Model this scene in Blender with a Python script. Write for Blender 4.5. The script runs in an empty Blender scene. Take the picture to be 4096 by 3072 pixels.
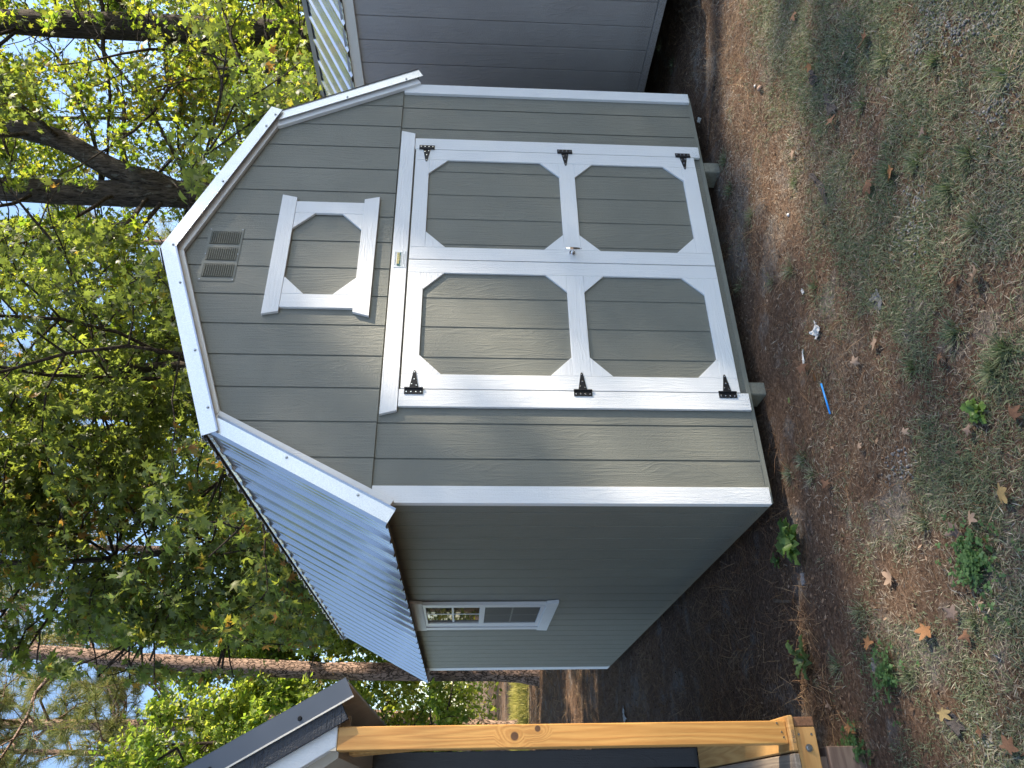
import bpy, bmesh, math, random
import numpy as np
from mathutils import Vector, Matrix

# ------------------------------------------------------------------ camera, sky, sun, exposure
scene = bpy.context.scene
COL = scene.collection
rnd = random.Random(7)


def rot_ypr(rx, ry, rz):
    cx, sx, cy, sy, cz, sz = math.cos(rx), math.sin(rx), math.cos(ry), math.sin(ry), math.cos(rz), math.sin(rz)
    a = np.array([[1, 0, 0], [0, cx, -sx], [0, sx, cx]])
    b = np.array([[cy, 0, sy], [0, 1, 0], [-sy, 0, cy]])
    c = np.array([[cz, -sz, 0], [sz, cz, 0], [0, 0, 1]])
    return c @ a @ b


CAM_POS = np.array([-1.33120, -3.48058, 1.54739])
CAM_R = rot_ypr(math.radians(-3.40595), math.radians(-0.75569), math.radians(-30.19472))
right, fwd, up = CAM_R[:, 0], CAM_R[:, 1], CAM_R[:, 2]
cam_data = bpy.data.cameras.new("camera")
cam = bpy.data.objects.new("camera", cam_data)
COL.objects.link(cam)
# the phone was held upright and the file kept lying on its side: picture right = world down
mw = Matrix.Identity(4)
for i in range(3):
    mw[i][0], mw[i][1], mw[i][2], mw[i][3] = -up[i], right[i], -fwd[i], CAM_POS[i]
cam.matrix_world = mw
cam_data.sensor_width = 36.0
cam_data.lens = 2955.5 * 36 / 4096
cam_data.clip_start = 0.05
cam_data.clip_end = 2000
scene.camera = cam

SUN = Vector((0.042, -0.0185, 0.036)).normalized()
sun_el = math.asin(SUN.z)
world = bpy.data.worlds.new("World")
scene.world = world
world.use_nodes = True
wn = world.node_tree
for n in list(wn.nodes):
    wn.nodes.remove(n)
sky = wn.nodes.new("ShaderNodeTexSky")
sky.sky_type = 'NISHITA'
sky.sun_disc = False
sky.dust_density = 0.6
sky.ozone_density = 1.3
sky.sun_elevation = sun_el
sky.sun_rotation = math.atan2(SUN.x, SUN.y)
bg = wn.nodes.new("ShaderNodeBackground")
bg.inputs[1].default_value = 0.12
wo = wn.nodes.new("ShaderNodeOutputWorld")
wn.links.new(sky.outputs[0], bg.inputs[0])
wn.links.new(bg.outputs[0], wo.inputs[0])

sd = bpy.data.lights.new("sun", 'SUN')
sd.energy = 5.0
sd.angle = math.radians(0.53)
sd.color = (1.0, 0.88, 0.70)
so = bpy.data.objects.new("sun", sd)
COL.objects.link(so)
so.rotation_euler = SUN.to_track_quat('Z', 'Y').to_euler()
so.location = (20, -10, 20)

scene.view_settings.view_transform = 'Standard'
scene.view_settings.look = 'None'
scene.view_settings.gamma = 1.0
scene.view_settings.use_curve_mapping = False
scene.view_settings.exposure = 1.60
scene.cycles.max_bounces = 8
scene.cycles.diffuse_bounces = 4
scene.cycles.glossy_bounces = 3
scene.cycles.transmission_bounces = 4
scene.cycles.use_denoising = True


# ------------------------------------------------------------------ back-projection of photo points on to the ground plane (layout only)
def on_ground(X, Y, z=-0.1):
    d = CAM_R @ np.array([(1536 - Y) / 2955.5, 1.0, (2048 - X) / 2955.5])
    t = (z - CAM_POS[2]) / d[2]
    p = CAM_POS + t * d
    return float(p[0]), float(p[1])


# ------------------------------------------------------------------ object helpers
OFF = {}


def props(o, label=None, category=None, group=None, kind=None):
    for k, v in (("label", label), ("category", category), ("group", group), ("kind", kind)):
        if v:
            o[k] = v
    return o


def thing(name, label, category, loc=(0, 0, 0), group=None):
    o = bpy.data.objects.new(name, None)
    o.empty_display_size = 0.2
    COL.objects.link(o)
    o.location = loc
    OFF[o.name] = Vector(loc)
    return props(o, label, category, group)


def link(name, me, mat=None, parent=None, bevel=0.0, loc=None, smooth=False):
    """me holds world coordinates; they are moved into the parent's frame (or to loc)."""
    o = bpy.data.objects.new(name, me)
    COL.objects.link(o)
    if parent is not None:
        off = OFF[parent.name]
        me.transform(Matrix.Translation(-off))
        o.parent = parent
        OFF[o.name] = off
    elif loc is not None:
        me.transform(Matrix.Translation(-Vector(loc)))
        o.location = loc
        OFF[o.name] = Vector(loc)
    else:
        OFF[o.name] = Vector((0, 0, 0))
    if mat is not None and not me.materials:
        me.materials.append(mat)
    if bevel:
        b = o.modifiers.new("bevel", 'BEVEL')
        b.width = bevel
        b.segments = 1
        b.limit_method = 'ANGLE'
    if smooth:
        me.polygons.foreach_set("use_smooth", np.ones(len(me.polygons), bool))
    return o


class MB:
    """collects simple solids into one mesh"""

    def __init__(s):
        s.v, s.f, s.mi = [], [], []
        s.cur = 0

    def add(s, vs, fs):
        k = len(s.v)
        s.v += [tuple(v) for v in vs]
        s.f += [tuple(i + k for i in f) for f in fs]
        s.mi += [s.cur] * len(fs)
        return s

    def box(s, x0, x1, y0, y1, z0, z1):
        return s.add([(x0, y0, z0), (x1, y0, z0), (x1, y1, z0), (x0, y1, z0), (x0, y0, z1), (x1, y0, z1), (x1, y1, z1), (x0, y1, z1)],
                     [(0, 3, 2, 1), (4, 5, 6, 7), (0, 1, 5, 4), (1, 2, 6, 5), (2, 3, 7, 6), (3, 0, 4, 7)])

    def prism(s, poly, axis, a, b):
        """poly: list of 2-D points; axis 'y': (x,z) extruded in y from a to b; 'x': (y,z); 'z': (x,y)"""
        def P(p, t):
            return (p[0], t, p[1]) if axis == 'y' else ((t, p[0], p[1]) if axis == 'x' else (p[0], p[1], t))
        ar = sum(poly[i][0] * poly[(i + 1) % len(poly)][1] - poly[(i + 1) % len(poly)][0] * poly[i][1] for i in range(len(poly)))
        if (ar < 0):
            poly = poly[::-1]
        n = len(poly)
        vs = [P(p, a) for p in poly] + [P(p, b) for p in poly]
        f1, f2 = tuple(range(n)), tuple(range(2 * n - 1, n - 1, -1))
        fs = [f1, f2] + [(i, i + n, (i + 1) % n + n, (i + 1) % n) for i in range(n)]
        flip = (axis == 'y') != (b > a)
        # orient outwards: for axis y increasing, f1 (at a) must face -y
        if axis == 'y':
            good = b > a
        else:
            good = b < a
        if not good:
            fs = [tuple(reversed(f)) for f in fs]
        return s.add(vs, fs)

    def cyl(s, p, q, r0, r1=None, n=12, caps=True):
        r1 = r0 if r1 is None else r1
        p, q = Vector(p), Vector(q)
        d = (q - p).normalized()
        a = d.orthogonal().normalized()
        b = d.cross(a)
        vs = []
        for c, r in ((p, r0), (q, r1)):
            for i in range(n):
                t = 2 * math.pi * i / n
                vs.append(c + a * math.cos(t) * r + b * math.sin(t) * r)
        fs = [(i, (i + 1) % n, (i + 1) % n + n, i + n) for i in range(n)]
        if caps:
            fs += [tuple(range(n - 1, -1, -1)), tuple(range(n, 2 * n))]
        return s.add(vs, fs)

    def mesh(s, name):
        me = bpy.data.meshes.new(name)
        me.from_pydata(s.v, [], s.f)
        if any(s.mi):
            me.polygons.foreach_set("material_index", s.mi)
        me.update()
        return me

    def build(s, name, mat, parent=None, bevel=0.0, loc=None, smooth=False):
        return link(name, s.mesh(name), mat, parent, bevel, loc, smooth)


def np_mesh(name, V, T, mat_idx=None):
    me = bpy.data.meshes.new(name)
    V = np.asarray(V, np.float32)
    T = np.asarray(T, np.int32)
    me.vertices.add(len(V))
    me.vertices.foreach_set("co", V.ravel())
    k = T.shape[1]
    me.loops.add(T.size)
    me.loops.foreach_set("vertex_index", T.ravel())
    me.polygons.add(len(T))
    me.polygons.foreach_set("loop_start", np.arange(0, T.size, k, dtype=np.int32))
    if mat_idx is not None:
        me.polygons.foreach_set("material_index", np.asarray(mat_idx, np.int32))
    me.update(calc_edges=True)
    return me


# ------------------------------------------------------------------ materials
def new_mat(name):
    m = bpy.data.materials.new(name)
    m.use_nodes = True
    nt = m.node_tree
    b = nt.nodes["Principled BSDF"]
    return m, nt, b


def N(nt, t, **kw):
    n = nt.nodes.new(t)
    for k, v in kw.items():
        if k.startswith("i_"):
            key = k[2:]
            n.inputs[int(key) if key.isdigit() else key.replace("_", " ")].default_value = v
        else:
            setattr(n, k, v)
    return n


def ramp(nt, stops):
    r = nt.nodes.new("ShaderNodeValToRGB")
    e = r.color_ramp.elements
    e[0].position, e[0].color = stops[0][0], (*stops[0][1], 1)
    e[1].position, e[1].color = stops[-1][0], (*stops[-1][1], 1)
    for p, c in stops[1:-1]:
        q = e.new(p)
        q.color = (*c, 1)
    return r


def coords(nt, scale=(1, 1, 1), jitter=True):
    tc = N(nt, "ShaderNodeTexCoord")
    out = tc.outputs["Object"]
    if jitter:
        oi = N(nt, "ShaderNodeObjectInfo")
        mul = N(nt, "ShaderNodeMath", operation='MULTIPLY', i_1=37.0)
        nt.links.new(oi.outputs["Random"], mul.inputs[0])
        comb = N(nt, "ShaderNodeCombineXYZ")
        for i in range(3):
            nt.links.new(mul.outputs[0], comb.inputs[i])
        add = N(nt, "ShaderNodeVectorMath", operation='ADD')
        nt.links.new(out, add.inputs[0])
        nt.links.new(comb.outputs[0], add.inputs[1])
        out = add.outputs[0]
    mp = N(nt, "ShaderNodeMapping")
    mp.inputs["Scale"].default_value = scale
    nt.links.new(out, mp.inputs[0])
    return mp.outputs[0]


def painted_wood(name, color, axis='z', rough=0.5, bump=0.6, var=0.06, dirt=None, spec=0.5):
    """embossed cedar-grain lap panel, painted: fine long grain, loose cathedral figure and cross chatter, all in the relief"""
    m, nt, b = new_mat(name)
    L = nt.links
    long, mid = 2.0, 60.0
    sc = {'z': (mid, mid, long), 'x': (long, mid, mid), 'y': (mid, long, mid)}[axis]
    v = coords(nt, sc)
    fine = N(nt, "ShaderNodeTexNoise", i_Scale=1.6, i_Detail=5.0, i_Roughness=0.65, i_Distortion=0.4)
    L.new(v, fine.inputs["Vector"])
    sc2 = {'z': (9, 9, 1.1), 'x': (1.1, 9, 9), 'y': (9, 1.1, 9)}[axis]
    v2 = coords(nt, sc2)
    fig = N(nt, "ShaderNodeTexNoise", i_Scale=1.0, i_Detail=2.0, i_Roughness=0.5, i_Distortion=0.6)
    L.new(v2, fig.inputs["Vector"])
    figm = N(nt, "ShaderNodeMath", operation='MULTIPLY', i_1=14.0)
    L.new(fig.outputs["Fac"], figm.inputs[0])
    figs = N(nt, "ShaderNodeMath", operation='SINE')
    m2 = N(nt, "ShaderNodeMath", operation='MULTIPLY', i_1=6.283)
    L.new(figm.outputs[0], m2.inputs[0])
    L.new(m2.outputs[0], figs.inputs[0])
    figc = N(nt, "ShaderNodeMapRange", i_From_Min=0.1, i_From_Max=0.9)
    L.new(figs.outputs[0], figc.inputs[0])
    sc3 = {'z': (14, 14, 95), 'x': (95, 14, 14), 'y': (14, 95, 14)}[axis]
    v3 = coords(nt, sc3)
    chat = N(nt, "ShaderNodeTexNoise", i_Scale=1.0, i_Detail=2.0, i_Distortion=0.8)
    L.new(v3, chat.inputs["Vector"])
    v4 = coords(nt, (3.2, 3.2, 3.2))
    mask = N(nt, "ShaderNodeTexNoise", i_Scale=1.0, i_Detail=1.0)
    L.new(v4, mask.inputs["Vector"])
    mr = N(nt, "ShaderNodeMapRange", i_From_Min=0.47, i_From_Max=0.58)
    L.new(mask.outputs["Fac"], mr.inputs[0])
    mixa = N(nt, "ShaderNodeMix")
    L.new(mr.outputs[0], mixa.inputs[0])
    L.new(figc.outputs[0], mixa.inputs[2])
    L.new(chat.outputs["Fac"], mixa.inputs[3])
    h1 = N(nt, "ShaderNodeMath", operation='MULTIPLY_ADD', i_1=0.24)
    L.new(mixa.outputs[0], h1.inputs[0])
    spk = N(nt, "ShaderNodeTexNoise", i_Scale=165.0, i_Detail=3.0, i_Roughness=0.6)
    L.new(coords(nt, (1, 1, 1)), spk.inputs["Vector"])
    spm = N(nt, "ShaderNodeMath", operation='MULTIPLY_ADD', i_1=0.75)
    L.new(spk.outputs["Fac"], spm.inputs[0])
    L.new(fine.outputs["Fac"], spm.inputs[2])
    L.new(spm.outputs[0], h1.inputs[2])
    bp = N(nt, "ShaderNodeBump", i_Strength=bump, i_Distance=0.0045)
    L.new(h1.outputs[0], bp.inputs["Height"])
    L.new(bp.outputs[0], b.inputs["Normal"])
    # slight tone differences of the paint film
    v5 = coords(nt, (5, 5, 5))
    tone = N(nt, "ShaderNodeTexNoise", i_Scale=1.0, i_Detail=4.0)
    L.new(v5, tone.inputs["Vector"])
    lo = [c * (1 - var) for c in color]
    hi = [min(1, c * (1 + var)) for c in color]
    r = ramp(nt, [(0.3, lo), (0.7, hi)])
    L.new(tone.outputs["Fac"], r.inputs[0])
    colour = r.outputs[0]
    if dirt:
        tc = N(nt, "ShaderNodeTexCoord")
        sep = N(nt, "ShaderNodeSeparateXYZ")
        L.new(tc.outputs["Object"], sep.inputs[0])
        spl = N(nt, "ShaderNodeTexNoise", i_Scale=190.0, i_Detail=3.0, i_Roughness=0.7)
        L.new(tc.outputs["Object"], spl.inputs["Vector"])
        ht = N(nt, "ShaderNodeMapRange", i_From_Min=dirt[0], i_From_Max=dirt[1], i_To_Min=0.60, i_To_Max=0.34)
        L.new(sep.outputs["Z"], ht.inputs[0])
        cmp_ = N(nt, "ShaderNodeMath", operation='LESS_THAN')
        inv = N(nt, "ShaderNodeMath", operation='SUBTRACT', i_0=1.0)
        L.new(spl.outputs["Fac"], cmp_.inputs[0])
        L.new(ht.outputs[0], inv.inputs[1])
        ht2 = N(nt, "ShaderNodeMapRange", i_From_Min=dirt[0], i_From_Max=dirt[1], i_To_Min=0.47, i_To_Max=0.27)
        L.new(sep.outputs["Z"], ht2.inputs[0])
        L.new(ht2.outputs[0], cmp_.inputs[1])
        mx = N(nt, "ShaderNodeMix", data_type='RGBA')
        sm = N(nt, "ShaderNodeMath", operation='MULTIPLY', i_1=0.6)
        L.new(cmp_.outputs[0], sm.inputs[0])
        L.new(sm.outputs[0], mx.inputs[0])
        L.new(colour, mx.inputs[6])
        mx.inputs[7].default_value = (0.10, 0.075, 0.055, 1)
        colour = mx.outputs[2]
    L.new(colour, b.inputs["Base Color"])
    b.inputs["Roughness"].default_value = rough
    b.inputs["Specular IOR Level"].default_value = spec
    return m


def plain(name, color, rough=0.5, metal=0.0, spec=0.5, noise=0.0, scale=40.0, bump=0.0):
    m, nt, b = new_mat(name)
    b.inputs["Base Color"].default_value = (*color, 1)
    b.inputs["Roughness"].default_value = rough
    b.inputs["Metallic"].default_value = metal
    b.inputs["Specular IOR Level"].default_value = spec
    if noise or bump:
        v = coords(nt, (1, 1, 1))
        t = N(nt, "ShaderNodeTexNoise", i_Scale=scale, i_Detail=5.0, i_Roughness=0.6)
        nt.links.new(v, t.inputs["Vector"])
        if noise:
            r = ramp(nt, [(0.3, [c * (1 - noise) for c in color]), (0.7, [min(1, c * (1 + noise)) for c in color])])
            nt.links.new(t.outputs["Fac"], r.inputs[0])
            nt.links.new(r.outputs[0], b.inputs["Base Color"])
        if bump:
            bp = N(nt, "ShaderNodeBump", i_Strength=bump, i_Distance=0.004)
            nt.links.new(t.outputs["Fac"], bp.inputs["Height"])
            nt.links.new(bp.outputs[0], b.inputs["Normal"])
    return m


def spangle_metal(name, color, rough, metal, spangle):
    m, nt, b = new_mat(name)
    v = coords(nt, (1, 1, 1))
    vor = N(nt, "ShaderNodeTexVoronoi", i_Scale=330.0)
    nt.links.new(v, vor.inputs["Vector"])
    sep = N(nt, "ShaderNodeSeparateColor")
    nt.links.new(vor.outputs["Color"], sep.inputs[0])
    r = ramp(nt, [(0.0, [c * (1 - spangle) for c in color]), (1.0, [min(1, c * (1 + spangle)) for c in color])])
    nt.links.new(sep.outputs[0], r.inputs[0])
    nt.links.new(r.outputs[0], b.inputs["Base Color"])
    rr = N(nt, "ShaderNodeMapRange", i_To_Min=rough * 0.8, i_To_Max=rough * 1.25)
    nt.links.new(sep.outputs[1], rr.inputs[0])
    nt.links.new(rr.outputs[0], b.inputs["Roughness"])
    b.inputs["Metallic"].default_value = metal
    return m


def raw_wood(name, c_lo, c_hi, axis='z', rough=0.6, knots=(), wet=0.0):
    m, nt, b = new_mat(name)
    L = nt.links
    sc = {'z': (1, 1, 0.055), 'x': (0.055, 1, 1), 'y': (1, 0.055, 1)}[axis]
    tc = N(nt, "ShaderNodeTexCoord")
    vec = tc.outputs["Object"]
    fac_k = None
    for kp, kr in knots:
        dist = N(nt, "ShaderNodeVectorMath", operation='DISTANCE')
        L.new(vec, dist.inputs[0])
        dist.inputs[1].default_value = kp
        mr = N(nt, "ShaderNodeMapRange", i_From_Min=kr, i_From_Max=kr * 0.75)
        L.new(dist.outputs["Value"], mr.inputs[0])
        push = N(nt, "ShaderNodeMapRange", i_From_Min=kr * 4.5, i_From_Max=kr * 0.7, i_To_Max=0.035)
        L.new(dist.outputs["Value"], push.inputs[0])
        if fac_k is None:
            fac_k, pushes = mr.outputs[0], push.outputs[0]
        else:
            mx = N(nt, "ShaderNodeMath", operation='MAXIMUM')
            L.new(fac_k, mx.inputs[0])
            L.new(mr.outputs[0], mx.inputs[1])
            fac_k = mx.outputs[0]
            ad = N(nt, "ShaderNodeMath", operation='ADD')
            L.new(pushes, ad.inputs[0])
            L.new(push.outputs[0], ad.inputs[1])
            pushes = ad.outputs[0]
    v = coords(nt, sc)
    if fac_k is not None:
        ad = N(nt, "ShaderNodeVectorMath", operation='ADD')
        L.new(v, ad.inputs[0])
        L.new(pushes, ad.inputs[1])
        v = ad.outputs[0]
    rings = N(nt, "ShaderNodeTexNoise", i_Scale=11.0, i_Detail=1.5, i_Distortion=0.25)
    L.new(v, rings.inputs["Vector"])
    mu = N(nt, "ShaderNodeMath", operation='MULTIPLY', i_1=60.0)
    L.new(rings.outputs["Fac"], mu.inputs[0])
    si = N(nt, "ShaderNodeMath", operation='SINE')
    L.new(mu.outputs[0], si.inputs[0])
    mr2 = N(nt, "ShaderNodeMapRange", i_From_Min=-1.0, i_From_Max=1.0)
    L.new(si.outputs[0], mr2.inputs[0])
    fib = N(nt, "ShaderNodeTexNoise", i_Scale=240.0, i_Detail=3.0)
    L.new(v, fib.inputs["Vector"])
    mixf = N(nt, "ShaderNodeMath", operation='MULTIPLY_ADD', i_1=0.45)
    L.new(mr2.outputs[0], mixf.inputs[0])
    sub = N(nt, "ShaderNodeMath", operation='MULTIPLY', i_1=0.6)
    L.new(fib.outputs["Fac"], sub.inputs[0])
    L.new(sub.outputs[0], mixf.inputs[2])
    r = ramp(nt, [(0.1, c_hi), (0.95, c_lo)])
    L.new(mixf.outputs[0], r.inputs[0])
    c = r.outputs[0]
    if fac_k is not None:
        mk = N(nt, "ShaderNodeMix", data_type='RGBA')
        L.new(fac_k, mk.inputs[0])
        L.new(c, mk.inputs[6])
        mk.inputs[7].default_value = (0.10, 0.045, 0.018, 1)
        c = mk.outputs[2]
    L.new(c, b.inputs["Base Color"])
    b.inputs["Roughness"].default_value = rough
    bp = N(nt, "ShaderNodeBump", i_Strength=0.35, i_Distance=0.002)
    L.new(mixf.outputs[0], bp.inputs["Height"])
    L.new(bp.outputs[0], b.inputs["Normal"])
    return m


def leaf_mat(name, cols, trans, per_object=False, rough=0.45, trans_mix=0.45, spec=0.4, clump=(0.35, 0.0)):
    """cols: ramp stops over a random number per leaf (plus slow drift through the crown)"""
    m, nt, b = new_mat(name)
    L = nt.links
    if per_object:
        src = N(nt, "ShaderNodeObjectInfo").outputs["Random"]
    else:
        src = N(nt, "ShaderNodeNewGeometry").outputs["Random Per Island"]
    tc = N(nt, "ShaderNodeNewGeometry")
    no = N(nt, "ShaderNodeTexNoise", i_Scale=clump[0], i_Detail=2.0)
    L.new(tc.outputs["Position"], no.inputs["Vector"])
    mr = N(nt, "ShaderNodeMapRange", i_From_Min=0.35, i_From_Max=0.65, i_To_Min=-0.22 + clump[1], i_To_Max=0.22 + clump[1])
    L.new(no.outputs["Fac"], mr.inputs[0])
    ad = N(nt, "ShaderNodeMath", operation='ADD')
    ad.use_clamp = True
    L.new(src, ad.inputs[0])
    L.new(mr.outputs[0], ad.inputs[1])
    r = ramp(nt, cols)
    L.new(ad.outputs[0], r.inputs[0])
    L.new(r.outputs[0], b.inputs["Base Color"])
    b.inputs["Roughness"].default_value = rough
    b.inputs["Specular IOR Level"].default_value = spec
    t = N(nt, "ShaderNodeBsdfTranslucent")
    r2 = ramp(nt, trans)
    L.new(ad.outputs[0], r2.inputs[0])
    L.new(r2.outputs[0], t.inputs[0])
    mx = N(nt, "ShaderNodeMixShader")
    mx.inputs[0].default_value = trans_mix
    L.new(b.outputs[0], mx.inputs[1])
    L.new(t.outputs[0], mx.inputs[2])
    L.new(mx.outputs[0], nt.nodes["Material Output"].inputs["Surface"])
    return m


def bark_mat(name, c_lo, c_hi, patch=None, scale=1.0, flaky=False):
    m, nt, b = new_mat(name)
    L = nt.links
    v = coords(nt, (scale, scale, scale * (0.45 if flaky else 0.16)))
    if flaky:
        t = N(nt, "ShaderNodeTexVoronoi", i_Scale=15.0, feature='DISTANCE_TO_EDGE')
        wob = N(nt, "ShaderNodeTexNoise", i_Scale=6.0, i_Detail=4.0)
        L.new(v, wob.inputs["Vector"])
        mixv = N(nt, "ShaderNodeMix", data_type='VECTOR')
        mixv.inputs[0].default_value = 0.35
        L.new(v, mixv.inputs[4])
        L.new(wob.outputs["Color"], mixv.inputs[5])
        L.new(mixv.outputs[1], t.inputs["Vector"])
        mr = N(nt, "ShaderNodeMapRange", i_From_Min=0.0, i_From_Max=0.12)
        L.new(t.outputs["Distance"], mr.inputs[0])
        h = mr.outputs[0]
    else:
        t = N(nt, "ShaderNodeTexNoise", i_Scale=26.0, i_Detail=7.0, i_Roughness=0.7, i_Distortion=0.9)
        L.new(v, t.inputs["Vector"])
        mr = N(nt, "ShaderNodeMapRange", i_From_Min=0.36, i_From_Max=0.62)
        L.new(t.outputs["Fac"], mr.inputs[0])
        h = mr.outputs[0]
    r = ramp(nt, [(0.0, c_lo), (0.5, [(a + c) / 2 for a, c in zip(c_lo, c_hi)]), (1.0, c_hi)])
    L.new(h, r.inputs[0])
    c = r.outputs[0]
    if patch:
        v2 = coords(nt, (1, 1, 0.6))
        p = N(nt, "ShaderNodeTexNoise", i_Scale=9.0, i_Detail=6.0, i_Roughness=0.65)
        L.new(v2, p.inputs["Vector"])
        pr = N(nt, "ShaderNodeMapRange", i_From_Min=0.60, i_From_Max=0.66, i_To_Max=0.7)
        L.new(p.outputs["Fac"], pr.inputs[0])
        mx = N(nt, "ShaderNodeMix", data_type='RGBA')
        L.new(pr.outputs[0], mx.inputs[0])
        L.new(c, mx.inputs[6])
        mx.inputs[7].default_value = (*patch, 1)
        c = mx.outputs[2]
    L.new(c, b.inputs["Base Color"])
    b.inputs["Roughness"].default_value = 0.9
    b.inputs["Specular IOR Level"].default_value = 0.15
    bp = N(nt, "ShaderNodeBump", i_Strength=0.9, i_Distance=0.03)
    L.new(h, bp.inputs["Height"])
    L.new(bp.outputs[0], b.inputs["Normal"])
    return m


SAGE = (0.162, 0.164, 0.139)
WHITE = (0.72, 0.72, 0.72)
M = {}
M['sage_z'] = painted_wood("sage_siding_paint", SAGE, 'z', 0.48, 0.75, 0.05, dirt=(0.0, 0.22))
M['sage_rim'] = painted_wood("sage_rim_paint", SAGE, 'x', 0.6, 0.4, 0.06)
M['white_z'] = painted_wood("white_trim_paint_upright", WHITE, 'z', 0.5, 0.5, 0.02, dirt=(-0.01, 0.14))
M['white_x'] = painted_wood("white_trim_paint_level", WHITE, 'x', 0.5, 0.5, 0.02)
M['white_y'] = painted_wood("white_trim_paint_long", WHITE, 'y', 0.5, 0.5, 0.02)
M['grey_z'] = painted_wood("slate_grey_siding_paint", (0.33, 0.31, 0.30), 'z', 0.5, 0.9, 0.05, dirt=(0.14, 0.34))
M['cream_x'] = painted_wood("cream_fascia_paint", (0.66, 0.62, 0.55), 'y', 0.5, 0.3, 0.02)
M['navy_z'] = painted_wood("dark_navy_siding_paint", (0.022, 0.024, 0.03), 'z', 0.5, 0.6, 0.08)
M['black_x'] = painted_wood("black_trim_paint", (0.018, 0.021, 0.03), 'x', 0.38, 0.8, 0.08)
M['tan_x'] = painted_wood("tan_primer_paint", (0.52, 0.47, 0.39), 'y', 0.6, 0.25, 0.06)
M['galv'] = plain("galvalume_roof_metal", (0.70, 0.70, 0.69), 0.16, 0.80)
M['flash'] = spangle_metal("galvalume_flashing", (0.66, 0.67, 0.69), 0.42, 0.75, 0.10)
M['navy_metal'] = plain("dark_blue_grey_metal", (0.075, 0.088, 0.115), 0.42, 0.0, 0.5, 0.03, 8)
M['zinc'] = plain("zinc_screw", (0.36, 0.37, 0.38), 0.35, 0.9)
M['black_metal'] = plain("black_hinge_enamel", (0.010, 0.010, 0.012), 0.5, 0.0, 0.25)
M['nickel'] = plain("bright_screw_head", (0.75, 0.75, 0.74), 0.25, 1.0)
M['chrome'] = plain("chrome", (0.82, 0.82, 0.83), 0.07, 1.0)
M['vent'] = plain("grey_vent_enamel", (0.175, 0.178, 0.152), 0.5, 0.0, 0.4)
M['dark'] = plain("dark_void", (0.01, 0.01, 0.01), 0.9)
M['vinyl'] = plain("white_vinyl", (0.78, 0.78, 0.79), 0.35)
M['glass'] = plain("window_glass", (0.008, 0.009, 0.008), 0.02, 0.0, 0.3)
M['screen'] = plain("insect_screen", (0.035, 0.036, 0.04), 0.55, 0.0, 0.3, 0.15, 900)
M['joist'] = raw_wood("treated_timber", (0.20, 0.16, 0.10), (0.34, 0.29, 0.20), 'x', 0.8)
M['block'] = plain("pale_block", (0.19, 0.18, 0.145), 0.9, 0, 0.2, 0.18, 60, 0.5)
M['post'] = raw_wood("fresh_pine_post", (0.42, 0.175, 0.035), (0.70, 0.36, 0.085), 'z', 0.5)
M['pine_y'] = raw_wood("fresh_pine_board", (0.42, 0.20, 0.055), (0.62, 0.36, 0.13), 'y', 0.6)
M['pine_x'] = raw_wood("pine_rim", (0.36, 0.17, 0.05), (0.58, 0.32, 0.11), 'x', 0.65)
M['deck'] = raw_wood("grey_pine_deck", (0.17, 0.13, 0.10), (0.33, 0.26, 0.19), 'y', 0.7)
M['endgrain'] = plain("end_grain", (0.20, 0.10, 0.055), 0.85, 0, 0.2, 0.3, 120, 0.4)
M['footing'] = raw_wood("weathered_footing", (0.10, 0.06, 0.045), (0.22, 0.15, 0.11), 'x', 0.85)
M['plate'] = plain("silver_plate", (0.55, 0.56, 0.58), 0.35, 0.3)
M['p_green'] = plain("plate_green", (0.012, 0.075, 0.07), 0.4)
M['p_gold'] = plain("plate_gold", (0.72, 0.58, 0.22), 0.4)
M['p_ink'] = plain("plate_ink", (0.06, 0.065, 0.08), 0.5)

# ------------------------------------------------------------------ numpy noise for terrain and masks
_prm = np.random.default_rng(11).random((256, 256)).astype(np.float32)


def vnoise(x, y):
    x, y = np.asarray(x, float), np.asarray(y, float)
    xi, yi = np.floor(x).astype(int), np.floor(y).astype(int)
    fx, fy = x - xi, y - yi
    fx, fy = fx * fx * (3 - 2 * fx), fy * fy * (3 - 2 * fy)
    g = lambda a, b: _prm[a & 255, b & 255]
    return (g(xi, yi) * (1 - fx) + g(xi + 1, yi) * fx) * (1 - fy) + (g(xi, yi + 1) * (1 - fx) + g(xi + 1, yi + 1) * fx) * fy


def fbm(x, y, o=4):
    s, a, t = 0, 0.5, 0
    for k in range(o):
        s = s + a * vnoise(x * 2 ** k + 17 * k, y * 2 ** k + 9 * k)
        t += a
        a *= 0.5
    return s / t


def ground_z(x, y):
    x, y = np.asarray(x, float), np.asarray(y, float)
    z = -0.115 + 0.05 * (fbm(x * 0.9 + 3, y * 1.3 + 5, 3) - 0.5) + 0.02 * (fbm(x * 5, y * 5, 3) - 0.5)
    near = np.exp(-((y + 0.12) / 0.22) ** 2) * (x > -1.4) * (x < 6)
    z = z - 0.012 * near                                                        # washed-out drip line along the shed front
    band = np.exp(-((y + 0.50) / 0.38) ** 2) * (x > -1.5)
    z = z + band * (0.060 * (fbm(x * 1.6 + 4, y * 7.0, 3) - 0.5) + 0.022 * (fbm(x * 11, y * 16, 2) - 0.5))      # rutted, washed soil
    far = np.clip((np.hypot(x, y - 1) - 8) / 30, 0, 1)
    z = z + far * 0.35 * (fbm(x * 0.12, y * 0.12, 3) - 0.5)
    return z


# ------------------------------------------------------------------ ground
def spaced(lo, hi, fine_lo, fine_hi, step, grow=1.18):
    a = list(np.arange(fine_lo, fine_hi + 1e-6, step))
    s = step
    while a[-1] < hi:
        s *= grow
        a.append(a[-1] + s)
    s = step
    while a[0] > lo:
        s *= grow
        a.insert(0, a[0] - s)
    return np.array(a)


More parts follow.
